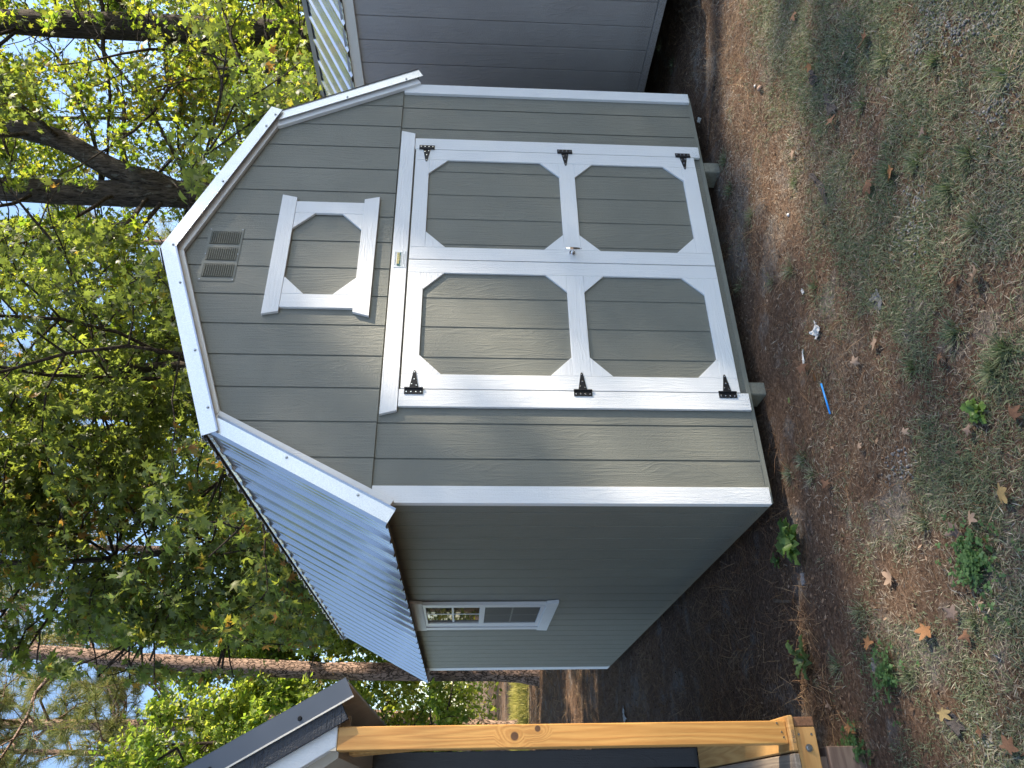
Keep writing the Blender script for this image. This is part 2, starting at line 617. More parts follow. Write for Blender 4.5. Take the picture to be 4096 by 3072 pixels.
def soil_material():
    m, nt, b = new_mat("soil_and_pine_straw")
    L = nt.links
    g = N(nt, "ShaderNodeNewGeometry")
    pos = g.outputs["Position"]
    fine = N(nt, "ShaderNodeTexNoise", i_Scale=55.0, i_Detail=8.0, i_Roughness=0.75)
    L.new(pos, fine.inputs["Vector"])
    mid = N(nt, "ShaderNodeTexNoise", i_Scale=3.2, i_Detail=5.0, i_Roughness=0.6)
    L.new(pos, mid.inputs["Vector"])
    big = N(nt, "ShaderNodeTexNoise", i_Scale=0.9, i_Detail=3.0)
    L.new(pos, big.inputs["Vector"])
    r1 = ramp(nt, [(0.3, (0.042, 0.026, 0.018)), (0.5, (0.11, 0.07, 0.048)), (0.72, (0.23, 0.16, 0.115))])
    L.new(fine.outputs["Fac"], r1.inputs[0])
    r2 = ramp(nt, [(0.3, (0.07, 0.062, 0.056)), (0.5, (0.155, 0.135, 0.12)), (0.72, (0.28, 0.25, 0.22))])
    L.new(fine.outputs["Fac"], r2.inputs[0])
    mr = N(nt, "ShaderNodeMapRange", i_From_Min=0.54, i_From_Max=0.66)
    L.new(mid.outputs["Fac"], mr.inputs[0])
    mx = N(nt, "ShaderNodeMix", data_type='RGBA')
    L.new(mr.outputs[0], mx.inputs[0])
    L.new(r1.outputs[0], mx.inputs[6])
    L.new(r2.outputs[0], mx.inputs[7])
    # thin straw strands
    mp = N(nt, "ShaderNodeMapping")
    mp.inputs["Scale"].default_value = (9, 70, 1)
    wob = N(nt, "ShaderNodeTexNoise", i_Scale=2.0, i_Detail=2.0)
    L.new(pos, wob.inputs["Vector"])
    mv = N(nt, "ShaderNodeMix", data_type='VECTOR')
    mv.inputs[0].default_value = 0.5
    L.new(pos, mv.inputs[4])
    L.new(wob.outputs["Color"], mv.inputs[5])
    L.new(mv.outputs[1], mp.inputs[0])
    st = N(nt, "ShaderNodeTexNoise", i_Scale=2.5, i_Detail=4.0, i_Roughness=0.7)
    L.new(mp.outputs[0], st.inputs["Vector"])
    sr = N(nt, "ShaderNodeMapRange", i_From_Min=0.56, i_From_Max=0.68, i_To_Max=0.75)
    L.new(st.outputs["Fac"], sr.inputs[0])
    mx2 = N(nt, "ShaderNodeMix", data_type='RGBA')
    L.new(sr.outputs[0], mx2.inputs[0])
    L.new(mx.outputs[2], mx2.inputs[6])
    rs = ramp(nt, [(0.35, (0.19, 0.10, 0.055)), (0.65, (0.26, 0.18, 0.115))])
    L.new(big.outputs["Fac"], rs.inputs[0])
    L.new(rs.outputs[0], mx2.inputs[7])
    # clearing of lawn beyond the sheds
    sep = N(nt, "ShaderNodeSeparateXYZ")
    L.new(pos, sep.inputs[0])
    a1 = N(nt, "ShaderNodeMath", operation='MULTIPLY_ADD', i_1=2.5)
    L.new(mid.outputs["Fac"], a1.inputs[0])
    L.new(sep.outputs["Y"], a1.inputs[2])
    c1 = N(nt, "ShaderNodeMapRange", i_From_Min=18.0, i_From_Max=18.6)
    L.new(a1.outputs[0], c1.inputs[0])
    c2 = N(nt, "ShaderNodeMapRange", i_From_Min=25.5, i_From_Max=24.5)
    L.new(a1.outputs[0], c2.inputs[0])
    cm = N(nt, "ShaderNodeMath", operation='MULTIPLY')
    L.new(c1.outputs[0], cm.inputs[0])
    L.new(c2.outputs[0], cm.inputs[1])
    mx3 = N(nt, "ShaderNodeMix", data_type='RGBA')
    L.new(cm.outputs[0], mx3.inputs[0])
    L.new(mx2.outputs[2], mx3.inputs[6])
    rg = ramp(nt, [(0.3, (0.17, 0.17, 0.04)), (0.7, (0.32, 0.27, 0.085))])
    L.new(fine.outputs["Fac"], rg.inputs[0])
    L.new(rg.outputs[0], mx3.inputs[7])
    L.new(mx3.outputs[2], b.inputs["Base Color"])
    b.inputs["Roughness"].default_value = 0.95
    b.inputs["Specular IOR Level"].default_value = 0.1
    hsum = N(nt, "ShaderNodeMath", operation='ADD')
    L.new(fine.outputs["Fac"], hsum.inputs[0])
    L.new(sr.outputs[0], hsum.inputs[1])
    bp = N(nt, "ShaderNodeBump", i_Strength=0.9, i_Distance=0.02)
    L.new(hsum.outputs[0], bp.inputs["Height"])
    L.new(bp.outputs[0], b.inputs["Normal"])
    return m


xs = spaced(-420, 420, -2.4, 4.4, 0.03)
ys = spaced(-300, 460, -2.8, 3.0, 0.03)
gx, gy = np.meshgrid(xs, ys)
gz = ground_z(gx, gy)
nx, ny = len(xs), len(ys)
idx = np.arange(nx * ny).reshape(ny, nx)
quads = np.stack([idx[:-1, :-1], idx[:-1, 1:], idx[1:, 1:], idx[1:, :-1]], -1).reshape(-1, 4)
ground = link("ground", np_mesh("ground", np.stack([gx, gy, gz], -1).reshape(-1, 3), quads), soil_material(), smooth=True)
props(ground, kind="structure")

# ------------------------------------------------------------------ the sage green shed
W, LEN = 3.108, 4.90
SEAM = 2.02
SPC = 0.2032
shed = thing("barn_shed", "sage green barn style shed with white trim and silver metal roof", "shed", (1.55, 2.4, -0.02))


def clip_poly(poly, x0, x1):
    def half(p, c, keep_gt):
        out = []
        for i in range(len(p)):
            a, b2 = p[i], p[(i + 1) % len(p)]
            ia, ib = (a[0] >= c) == keep_gt, (b2[0] >= c) == keep_gt
            if ia:
                out.append(a)
            if ia != ib:
                t = (c - a[0]) / (b2[0] - a[0])
                out.append((c, a[1] + t * (b2[1] - a[1])))
        return out
    p = half(poly, x0, True)
    return half(p, x1, False) if len(p) > 2 else []


GX = [W - 0.2232 - SPC * i for i in range(14)][::-1]            # groove lines of the front, left to right
GAP = 0.0080


def strips(x0, x1, grooves):
    e = [x0] + [g for g in grooves if x0 + 0.012 < g < x1 - 0.012] + [x1]
    return [(e[i] + (GAP / 2 if i else 0), e[i + 1] - (GAP / 2 if i < len(e) - 2 else 0)) for i in range(len(e) - 1)]


def chamfer_board(poly, axis, front, back, mat, parent, name="siding_board"):
    return MB().prism(poly, axis, front, back).build(name, mat, parent, bevel=0.0016)


# body behind the boards
front = MB().box(0.03, W - 0.03, 0.0058, 0.05, 0.0, SEAM + 0.04).build("front_wall", M['sage_z'], shed)
gpoly = [(0.045, SEAM), (W - 0.045, SEAM), (W - 0.44, 2.87), (W / 2, 3.285), (0.44, 2.87)]
gable = MB().prism(gpoly, 'y', -0.0054, 0.0055).build("gable_wall", M['sage_z'], shed)
for a, b in strips(0.089, 0.539, GX) + strips(2.568, W - 0.089, GX):
    chamfer_board([(a, 0.008), (b, 0.008), (b, SEAM + 0.03), (a, SEAM + 0.03)], 'y', 0.0, 0.0056, M['sage_z'], front)
for a, b in strips(0.045, W - 0.045, GX):
    p = clip_poly(gpoly, a, b)
    if len(p) > 2:
        chamfer_board(p, 'y', -0.011, -0.0056, M['sage_z'], gable)
sidew = MB().box(0.0075, 0.05, 0.0505, LEN - 0.05, 0.0, 2.02).build("side_wall", M['sage_z'], shed)
GY = [0.1255 + SPC * i for i in range(24)]
WIN = (1.955, 2.80, 0.90, 1.92)
for a, b in strips(0.019, LEN - 0.14, GY):
    MB().prism([(a, 0.022), (b, 0.022), (b, 2.0), (a, 2.0)], 'x', 0.002, 0.0072).build("siding_board", M['sage_z'], sidew, bevel=0.0016)
MB().box(W - 0.05, W - 0.002, 0.0505, LEN - 0.05, 0.0, 2.02).build("side_wall", M['sage_z'], shed)
backw = MB()
backw.prism([(0.03, 0.0), (W - 0.03, 0.0), (W - 0.03, SEAM), (W - 0.44, 2.87), (W / 2, 3.285), (0.44, 2.87), (0.03, SEAM)], 'y', LEN - 0.0495, LEN)
backw.build("back_wall", M['sage_z'], shed)
# floor rim and skids
MB().box(0.012, W - 0.012, 0.002, 0.0056, -0.018, 0.0078).build("floor_rim", M['sage_rim'], shed, bevel=0.001)
MB().box(0.014, W - 0.014, 0.0105, LEN - 0.01, -0.018, -0.0005).build("floor_rim", M['sage_rim'], shed)
for x in (0.35, 1.1, 2.0, 2.72):
    MB().box(x - 0.045, x + 0.045, 0.45, LEN - 0.05, -0.10, -0.0185).build("skid", M['joist'], shed)

T0 = -0.02
# corner trims
for x0, x1 in ((-0.002, 0.089), (W - 0.089, W + 0.002)):
    MB().box(x0, x1, T0, 0.018, 0.0, SEAM - 0.004).build("corner_trim", M['white_z'], shed, bevel=0.0015)
    MB().box(x0 if x0 < 1 else x1 - 0.03, x0 + 0.03 if x0 < 1 else x1, LEN - 0.139, LEN + 0.012, 0.0, SEAM - 0.004).build("corner_trim", M['white_z'], shed, bevel=0.0015)
# door trims and header
MB().box(0.539, 0.6425, T0, -0.0004, 0.005, 1.9165).build("door_trim", M['white_z'], shed, bevel=0.0015)
MB().box(2.4685, 2.568, T0, -0.0004, 0.005, 1.9165).build("door_trim", M['white_z'], shed, bevel=0.0015)
MB().prism([(0.513, 1.9195), (2.610, 1.9195), (2.632, 2.010), (0.489, 2.010)], 'y', -0.0225, -0.0004).build("door_header", M['white_x'], shed, bevel=0.0015)
# doors
def door(xa, xb, stile_a, stile_b):
    d = MB().box(xa, xb, -0.0036, -0.0004, 0.050, 1.9085).build("door", M['sage_z'], shed)
    z_r = [(0.050, 0.149), (0.870, 0.972), (1.818, 1.9085)]
    xi, xj = xa + stile_a, xb - stile_b
    for a, b in strips(xi, xj, GX):
        MB().prism([(a, 0.12), (b, 0.12), (b, 1.85), (a, 1.85)], 'y', -0.0072, -0.0038).build("siding_board", M['sage_z'], d, bevel=0.0014)
    for a, b in ((xa, xi), (xj, xb)):
        MB().box(a, b, -0.0205, -0.0074, 0.050, 1.9085).build("stile", M['white_z'], d, bevel=0.0014)
    for a, b in z_r:
        MB().box(xi + 0.0006, xj - 0.0006, -0.0205, -0.0074, a, b).build("rail", M['white_x'], d, bevel=0.0014)
    g = 0.122
    for lo, hi in ((0.149, 0.870), (0.972, 1.818)):
        for sx, x in ((1, xi + 0.0006), (-1, xj - 0.0006)):
            for sz, z in ((1, lo + 0.0006), (-1, hi - 0.0006)):
                MB().prism([(x, z), (x + sx * g, z), (x, z + sz * g)], 'y', -0.0202, -0.0074).build("gusset", M['white_x'], d, bevel=0.0012)
    return d


door(0.6465, 1.5325, 0.0915, 0.0955)
door(1.5385, 2.4645, 0.0935, 0.0930)


def hinge(x_seam, z, side):
    """strap hinge: plate on the door trim, tapering strap over the door; side +1 = strap to the right"""
    s = side
    h = MB()
    h.box(*sorted((x_seam - s * 0.033, x_seam - s * 0.002)), -0.0245, -0.0206, z - 0.050, z + 0.050)
    h.cyl((x_seam + s * 0.002, -0.026, z - 0.050), (x_seam + s * 0.002, -0.026, z + 0.050), 0.0055, n=10)
    h.prism([(x_seam + s * 0.005, z - 0.024), (x_seam + s * 0.108, z - 0.0065), (x_seam + s * 0.1145, z - 0.003), (x_seam + s * 0.1145, z + 0.003),
             (x_seam + s * 0.108, z + 0.0065), (x_seam + s * 0.005, z + 0.024)], 'y', -0.0248, -0.0209)
    o = h.build("hinge", M['black_metal'], shed, bevel=0.0006)
    for dx, dz in ((-0.020, -0.038), (-0.020, -0.013), (-0.020, 0.013), (-0.020, 0.038), (0.020, -0.013), (0.028, 0.012), (0.058, 0.0), (0.103, 0.0)):
        MB().cyl((x_seam + s * dx, -0.0247, z + dz), (x_seam + s * dx, -0.0268, z + dz), 0.0042, 0.0028, n=8).build("screw", M['nickel'], o)
    return o


for zz in (1.838, 0.924, 0.124):
    hinge(0.6445, zz, 1)
    hinge(2.4665, zz, -1)

# door handle: oval rose and T lever
hd = MB().cyl((1.607, -0.0206, 0.925), (1.607, -0.0285, 0.925), 0.021, 0.0185, n=24).build("door_handle", M['chrome'], shed, smooth=False)
MB().cyl((1.607, -0.0287, 0.925), (1.607, -0.064, 0.925), 0.0075, 0.009, n=14).build("spindle", M['chrome'], hd, smooth=True)
lv = MB()
for s in (1, -1):
    pts = [(0.0, 0.0095), (0.02, 0.0085), (0.042, 0.006), (0.052, 0.0035)]
    for (a, ra), (b, rb) in zip(pts[:-1], pts[1:]):
        lv.cyl((1.607, -0.066, 0.925 + s * a), (1.607, -0.066, 0.925 + s * b), ra, rb, n=14, caps=(rb < 0.004))
lv.build("lever", M['chrome'], hd, smooth=True)
for dz in (0.0135, -0.0135):
    MB().cyl((1.607, -0.0286, 0.925 + dz), (1.607, -0.0295, 0.925 + dz), 0.003, n=8).build("screw", M['nickel'], hd)

# decorative gable frame
def board(poly, mat, y0=-0.0305, y1=-0.0115, name="gable_frame", parent=shed):
    return MB().prism(poly, 'y', y0, y1).build(name, mat, parent, bevel=0.0015)


gf = board([(1.132, 2.618), (1.998, 2.618), (2.017, 2.710), (1.111, 2.710)], M['white_x'], -0.031)
board([(1.109, 2.112), (2.020, 2.112), (1.996, 2.205), (1.135, 2.205)], M['white_x'], -0.031, name="rail", parent=gf)
for a, b in ((1.161, 1.255), (1.872, 1.966)):
    board([(a, 2.2056), (b, 2.2056), (b, 2.6174), (a, 2.6174)], M['white_z'], -0.0295, name="stile", parent=gf)
for x, s in ((1.2556, 1), (1.8714, -1)):
    for z, t in ((2.2058, 1), (2.6172, -1)):
        board([(x, z), (x + s * 0.124, z), (x, z + t * 0.124)], M['white_x'], -0.029, name="gusset", parent=gf)

# gable vent: three columns of louvres
vent = MB()
vx0, vx1, vz0, vz1 = 1.345, 1.746, 2.904, 3.106
cols = [(1.372, 1.473), (1.496, 1.596), (1.619, 1.720)]
xe = [vx0] + [c for q in cols for c in q] + [vx1]
for i in range(0, len(xe), 2):
    vent.box(xe[i], xe[i + 1], -0.0145, -0.0112, vz0, vz1)
for a, b in cols:
    vent.box(a, b, -0.0145, -0.0112, vz0, vz0 + 0.014)
    vent.box(a, b, -0.0145, -0.0112, vz1 - 0.014, vz1)
vo = vent.build("vent", M['vent'], shed)
MB().box(vx0 + 0.01, vx1 - 0.01, -0.0111, -0.0110, vz0 + 0.01, vz1 - 0.01).build("backing", M['vent'], vo)
for a, b in cols:
    for k in range(14):
        z = vz0 + 0.0145 + k * 0.01235
        MB().add([(a + 0.001, -0.0115, z + 0.0118), (b - 0.001, -0.0115, z + 0.0118), (b - 0.004, -0.0205, z - 0.0002), (a + 0.004, -0.0205, z - 0.0002),
                  (a + 0.001, -0.0125, z + 0.0118), (b - 0.001, -0.0125, z + 0.0118), (b - 0.004, -0.0214, z + 0.0006), (a + 0.004, -0.0214, z + 0.0006)],
                 [(0, 1, 2, 3), (7, 6, 5, 4), (0, 4, 5, 1), (1, 5, 6, 2), (2, 6, 7, 3), (3, 7, 4, 0)]).build("louver", M['vent'], vo)
for x in (vx0 + 0.012, (vx0 + vx1) / 2, vx1 - 0.012):
    for z in (vz0 + 0.008, vz1 - 0.008):
        MB().cyl((x, -0.0146, z), (x, -0.0168, z), 0.0048, 0.003, n=8).build("screw", M['zinc'], vo)

# maker's plate on the door header
pl = MB().box(1.4665, 1.5925, -0.0246, -0.0227, 1.924, 1.9975).build("name_plate", M['plate'], shed, bevel=0.0006)
MB().box(1.492, 1.580, -0.0252, -0.02465, 1.9565, 1.9795).build("logo_band", M['p_green'], pl)
MB().box(1.494, 1.5785, -0.0257, -0.0253, 1.9665, 1.980).build("gold_panel", M['p_gold'], pl)
MB().prism([(1.4735, 1.9590), (1.4790, 1.9540), (1.4875, 1.9565), (1.4925, 1.9640), (1.4905, 1.9760), (1.4855, 1.9800), (1.4790, 1.9770), (1.4755, 1.9690)], 'y', -0.0254, -0.0247).build("emblem", M['p_green'], pl)
MB().box(1.470, 1.590, -0.0249, -0.02465, 1.9435, 1.9445).build("rule", M['p_ink'], pl)


def text(body, size, loc, mat, parent, name, rot=(math.pi / 2, 0, 0), align='CENTER', shear=0.0, ext=0.0002):
    cu = bpy.data.curves.new(name, 'FONT')
    cu.body = body
    cu.size = size
    cu.align_x = align
    cu.extrude = ext
    cu.shear = shear
    cu.resolution_u = 2
    o = bpy.data.objects.new(name, cu)
    COL.objects.link(o)
    cu.materials.append(mat)
    dg = bpy.context.evaluated_depsgraph_get()
    me = bpy.data.meshes.new_from_object(o.evaluated_get(dg))
    bpy.data.objects.remove(o)
    me.transform(Matrix.Translation(Vector(loc)) @ Matrix.Rotation(rot[0], 4, 'X'))
    return link(name, me, mat, parent)


text("OLD HICKORY", 0.0125, (1.5365, -0.0260, 1.9690), M['p_green'], pl, "lettering")
text("BUILDINGS", 0.0075, (1.5365, -0.0256, 1.9590), M['p_gold'], pl, "lettering")
text("A Tradition of Quality", 0.0110, (1.5320, -0.0250, 1.9850), M['p_ink'], pl, "lettering", shear=0.3)
for z, a, b in ((1.9500, 1.476, 1.583), (1.9375, 1.490, 1.568), (1.9300, 1.474, 1.586)):
    fp = MB()
    q = a
    while q < b:
        w_ = rnd.uniform(0.003, 0.008)
        fp.box(q, min(q + w_, b), -0.0249, -0.02465, z, z + 0.0028)
        q += w_ + 0.0015
    fp.build("fine_print", M['p_ink'], pl)
for x in (1.474, 1.585):
    MB().cyl((x, -0.0247, 1.9555), (x, -0.0275, 1.9555), 0.003, 0.0022, n=8).build("screw", M['chrome'], pl)

# side window
wf = MB()
wx0, wx1 = -0.026, -0.001
wf.prism([(1.950, 0.9555), (1.995, 0.9555), (1.995, 1.8565), (1.950, 1.8565)], 'x', wx0, wx1)
wf.prism([(2.705, 0.9555), (2.775, 0.9555), (2.775, 1.8565), (2.705, 1.8565)], 'x', wx0, wx1)
win = wf.build("window", M['vinyl'], shed, bevel=0.001)
MB().prism([(1.912, 1.9465), (2.838, 1.9465), (2.815, 1.8575), (1.938, 1.8575)], 'x', -0.022, 0.001).build("head_trim", M['white_y'], win, bevel=0.0015)
MB().prism([(1.935, 0.9545), (2.818, 0.9545), (2.842, 0.868), (1.908, 0.868)], 'x', -0.024, 0.001).build("sill_trim", M['white_y'], win, bevel=0.0015)
fr = MB()
for ya, yb, za, zb in ((1.996, 2.704, 1.838, 1.8565), (1.996, 2.704, 0.9555, 0.985), (1.996, 2.704, 1.398, 1.438), (1.996, 2.065, 0.9855, 1.3975), (2.585, 2.704, 0.9855, 1.3975), (1.996, 2.070, 1.4385, 1.8375), (2.585, 2.704, 1.4385, 1.8375)):
    fr.prism([(ya, za), (yb, za), (yb, zb), (ya, zb)], 'x', -0.016, -0.0005)
fr.build("sash", M['vinyl'], win, bevel=0.001)
MB().prism([(2.07, 1.4385), (2.585, 1.4385), (2.585, 1.8375), (2.07, 1.8375)], 'x', -0.003, 0.0012).build("pane", M['glass'], win)
MB().prism([(2.065, 0.9855), (2.585, 0.9855), (2.585, 1.3975), (2.065, 1.3975)], 'x', 0.0004, 0.0014).build("pane", M['glass'], win)
MB().prism([(2.066, 0.9865), (2.584, 0.9865), (2.584, 1.3965), (2.066, 1.3965)], 'x', -0.008, -0.006).build("insect_screen", M['screen'], win)
for za, zb in ((1.4385, 1.8375),):
    MB().prism([(2.07, 1.632), (2.585, 1.632), (2.585, 1.646), (2.07, 1.646)], 'x', -0.0062, -0.0035).build("muntin", M['vinyl'], win)
    MB().prism([(2.312, za), (2.330, za), (2.330, zb), (2.312, zb)], 'x', -0.0058, -0.0032).build("muntin", M['vinyl'], win)
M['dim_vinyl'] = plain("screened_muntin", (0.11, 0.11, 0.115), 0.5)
MB().prism([(2.066, 1.185), (2.584, 1.185), (2.584, 1.197), (2.066, 1.197)], 'x', -0.0088, -0.0081).build("muntin", M['dim_vinyl'], win)
MB().prism([(2.320, 0.987), (2.335, 0.987), (2.335, 1.396), (2.320, 1.396)], 'x', -0.0094, -0.0083).build("muntin", M['dim_vinyl'], win)

# ---- gambrel roof
RY0, RY1 = -0.060, LEN + 0.07
EAVE, KNEE_L, KNEE_U, PEAK = (-0.119, 1.927), (0.384, 2.866), (0.334, 2.876), (1.554, 3.335)


def mirror(p):
    return (W - p[0], p[1])


# deck under the metal
def roof_pt(A, B, t, n):
    """point t metres along A->B in x/z, n metres off it (positive = outside)"""
    d = Vector((B[0] - A[0], B[1] - A[1])).normalized()
    nv = Vector((-d.y, d.x))
    q = Vector(A) + d * t + nv * n
    return (q.x, q.y)


deck = [roof_pt(EAVE, KNEE_L, 0.02, -0.012), roof_pt(EAVE, KNEE_L, 1.06, -0.012), roof_pt(KNEE_U, PEAK, 0.03, -0.010), (PEAK[0], PEAK[1] - 0.012)]
inner = [(PEAK[0], PEAK[1] - 0.055), (0.46, 2.855), (-0.04, 1.94)]
dk = MB().prism(deck + inner, 'y', RY0 + 0.03, RY1 - 0.02)
dk.prism([mirror(p) for p in deck + inner], 'y', RY0 + 0.03, RY1 - 0.02)
dk.build("roof_deck", M['joist'], shed)


def rib_profile(width, pitch, ribs, h=0.0145):
    """cross profile (across, height) of a sheet of ribbed metal"""
    p = []
    for i in range(ribs):
        c = i * pitch
        p += [(c - 0.036, 0), (c - 0.016, h), (c + 0.016, h), (c + 0.036, 0)]
        for k in (1, 2):
            q = c + 0.036 + (pitch - 0.072) * k / 3
            p += [(q - 0.013, 0), (q - 0.006, 0.0022), (q + 0.006, 0.0022), (q + 0.013, 0)]
    return p


def roof_sheets(A, B, y0, y1, phase, parent, mat, flip=False, pitch=0.2337, per=4, name="roof_sheet", mx=None):
    """sheets of ribbed metal from line A (low) to line B (high)"""
    k = 0
    y = y0 + phase
    length = math.hypot(B[0] - A[0], B[1] - A[1])
    while y - 0.03 < y1 - 0.03:
        prof = rib_profile(0, pitch, per)
        pts = [(min(max(y + q, y0), y1), h) for q, h in prof if True]
        if k == 0:
            pts.insert(0, (y0, 0))
        pts.append((min(y + per * pitch - 0.0365, y1), 0))
        clean = []
        for p in pts:
            if not clean or p[0] > clean[-1][0] + 1e-5:
                clean.append(p)
        if len(clean) > 1:
            lift = 0.0
            vs, fs = [], []
            for t in (0.0, length):
                for q, h in clean:
                    x, z = roof_pt(A, B, t, h + lift)
                    if flip:
                        x = (mx if mx is not None else W) - x
                    vs.append((x, q, z))
            n = len(clean)
            for i in range(n - 1):
                f = (i, i + 1, i + 1 + n, i + n)
                fs.append(f if flip else tuple(reversed(f)))
            o = MB().add(vs, fs).build(name, mat, parent)
            so_ = o.modifiers.new("thickness", 'SOLIDIFY')
            so_.thickness = 0.0012
            so_.offset = -1
        y += per * pitch
        k += 1


for fl in (False, True):
    roof_sheets(EAVE, KNEE_L, RY0 + 0.002, RY1, 0.033, shed, M['galv'], fl)
    roof_sheets((KNEE_U[0], KNEE_U[1] - 0.006), (PEAK[0], PEAK[1] - 0.006), RY0 + 0.002, RY1, 0.033, shed, M['galv'], fl)
    # closed band under the overhanging upper roof
    q = [(0.352, 2.860), (0.376, 2.858), (0.44, 2.880), (0.43, 2.892)]
    MB().prism([mirror(p) if fl else p for p in q], 'y', RY0 + 0.01, RY1 - 0.01).build("knee_closure", M['galv'], shed)
MB().prism([(PEAK[0] - 0.14, PEAK[1] - 0.030), (PEAK[0], PEAK[1] + 0.022), (PEAK[0] + 0.14, PEAK[1] - 0.030), (PEAK[0], PEAK[1] + 0.018)], 'y', RY0 + 0.02, RY1).build("ridge_cap", M['galv'], shed)

# rake boards
for fl in (False, True):
    f = (lambda p: mirror(p)) if fl else (lambda p: p)
    for yy in ((-0.038, -0.0115), (LEN + 0.001, LEN + 0.03)):
        MB().prism([f(p) for p in ((-0.078, 1.949), (0.005, 1.904), (0.491, 2.823), (0.405, 2.862))], 'y', *yy).build("rake_board", M['white_z'], shed, bevel=0.0015)
        MB().prism([f(p) for p in ((0.4915, 2.8245), (1.5535, 3.2165), (1.5535, 3.320), (0.405, 2.8875), (0.4055, 2.863))], 'y', *yy).build("rake_board", M['white_x'], shed, bevel=0.0015)


def flashing(A, B, yf, parent, mat, face=0.076, flip=False, shear_b=False, mx=W, lip=0.010, screws=(), screw_mat=None, back=False, top=0.06, lift=0.020):
    """bent edge metal: top leg on the roof, face down the rake, kicked-out lip"""
    s = -1 if not back else 1
    prof = [(yf - s * top, lift), (yf, lift), (yf, lift - face), (yf + s * lip * 0.9, lift - face - lip)]
    L_ = math.hypot(B[0] - A[0], B[1] - A[1])
    ang = math.atan2(B[1] - A[1], B[0] - A[0])
    vs, fs = [], []
    for e in (0, 1):
        for y, n in prof:
            t = 0.0 if e == 0 else (L_ + (n * math.tan(ang) if shear_b else 0))
            x, z = roof_pt(A, B, t, n)
            vs.append(((mx - x) if flip else x, y, z))
    m_ = len(prof)
    for i in range(m_ - 1):
        f = (i, i + 1, i + 1 + m_, i + m_)
        fs.append(f if (flip != back) else tuple(reversed(f)))
    o = MB().add(vs, fs).build("edge_flashing", mat, parent)
    so_ = o.modifiers.new("thickness", 'SOLIDIFY')
    so_.thickness = 0.0012
    for t in screws:
        x, z = roof_pt(A, B, t, lift - face * 0.78)
        x = (mx - x) if flip else x
        sc_ = MB().cyl((x, yf, z), (x, yf + s * 0.0035, z), 0.0085, 0.007, n=12).cyl((x, yf + s * 0.0035, z), (x, yf + s * 0.009, z), 0.0052, n=6)
        sc_.build("screw", screw_mat or M['zinc'], o)
    return o


LO_A = roof_pt(EAVE, KNEE_L, 0, -0.018)
LO_B = roof_pt(EAVE, KNEE_L, 1.055, -0.018)
UP_A, UP_B = (KNEE_U[0] + 0.006, KNEE_U[1] - 0.016), (1.5535, 3.3165)
flashing(LO_A, LO_B, -0.0500, shed, M['flash'], screws=(0.20, 0.62), top=0.08)
flashing(UP_A, UP_B, -0.0640, shed, M['flash'], shear_b=True, screws=(0.15, 0.52, 1.00), top=0.08)
flashing(LO_A, LO_B, -0.0500, shed, M['flash'], flip=True, screws=(0.12, 0.56), top=0.08)
flashing(UP_A, UP_B, -0.0625, shed, M['flash'], flip=True, shear_b=True, screws=(0.06, 0.18, 0.72, 1.27), top=0.08)
for fl in (False, True):
    flashing(LO_A, LO_B, RY1 - 0.004, shed, M['flash'], flip=fl, back=True)
    flashing(UP_A, UP_B, RY1 + 0.012, shed, M['flash'], flip=fl, back=True, shear_b=True)

# blocks under the front edge
for (x0, x1, lab) in ((0.655, 0.735, "pale block wedged under the shed front below the left door hinges"), (2.37, 2.46, "pale block wedged under the shed front below the right door hinges")):
    o = MB().box(x0, x1, 0.012, 0.16, -0.16, -0.0195).build("support_block", M['block'], None, bevel=0.006, loc=((x0 + x1) / 2, 0.06, -0.16))
    props(o, lab, "block", "blocks carrying the sage shed")

# ------------------------------------------------------------------ slate grey shed on the right
GS = 3.90
gs = thing("utility_shed", "slate grey shed with ribbed silver roof, partly seen beyond the sage shed", "shed", (5.1, 1.9, 0.1))
gy0, gy1 = -0.42, 4.45
gw = MB().box(GS + 0.010, GS + 0.05, gy0 + 0.01, gy1 - 0.01, 0.16, 2.55).build("side_wall", M['grey_z'], gs)
for a, b in strips(gy0, gy1, [0.0 + SPC * i for i in range(-1, 22)]):
    MB().prism([(a, 0.163), (b, 0.163), (b, 2.45), (a, 2.45)], 'x', GS, GS + 0.0098).build("siding_board", M['grey_z'], gw, bevel=0.0016)
MB().box(GS - 0.012, GS + 0.05, gy0, gy1, 0.105, 0.1595).build("skirt_board", M['grey_z'], gs, bevel=0.0015)
MB().box(GS - 0.026, GS - 0.001, gy0 - 0.05, gy1 + 0.05, 2.432, 2.512).build("fascia", M['cream_x'], gs, bevel=0.0015)
for yy in ((gy0, gy0 + 0.04), (gy1 - 0.04, gy1)):
    MB().prism([(GS + 0.051, 0.12), (6.30, 0.12), (6.30, 2.50), (5.1, 3.03), (GS + 0.051, 2.50)], 'y', *yy).build("gable_wall", M['grey_z'], gs)
MB().box(6.26, 6.30, gy0 + 0.041, gy1 - 0.041, 0.12, 2.49).build("side_wall", M['grey_z'], gs)
MB().box(GS + 0.055, 6.25, gy0 + 0.05, gy1 - 0.05, 0.107, 0.155).build("floor_slab", M['joist'], gs)
gA, gB = (3.855, 2.512), (5.10, 3.080)
roof_sheets(gA, gB, gy0 - 0.06, gy1 + 0.06, 0.10, gs, M['galv'], False, pitch=0.2286)
roof_sheets(gA, gB, gy0 - 0.06, gy1 + 0.06, 0.10, gs, M['galv'], True, pitch=0.2286, mx=10.2)
MB().prism([(3.875, 2.508), (5.1, 3.068), (6.325, 2.508), (6.28, 2.48), (5.1, 3.02), (3.92, 2.48)], 'y', gy0 - 0.04, gy1 + 0.04).build("roof_deck", M['joist'], gs)
MB().prism([(4.96, 3.030), (5.1, 3.105), (5.24, 3.030), (5.1, 3.085)], 'y', gy0 - 0.07, gy1 + 0.07).build("ridge_cap", M['navy_metal'], gs)
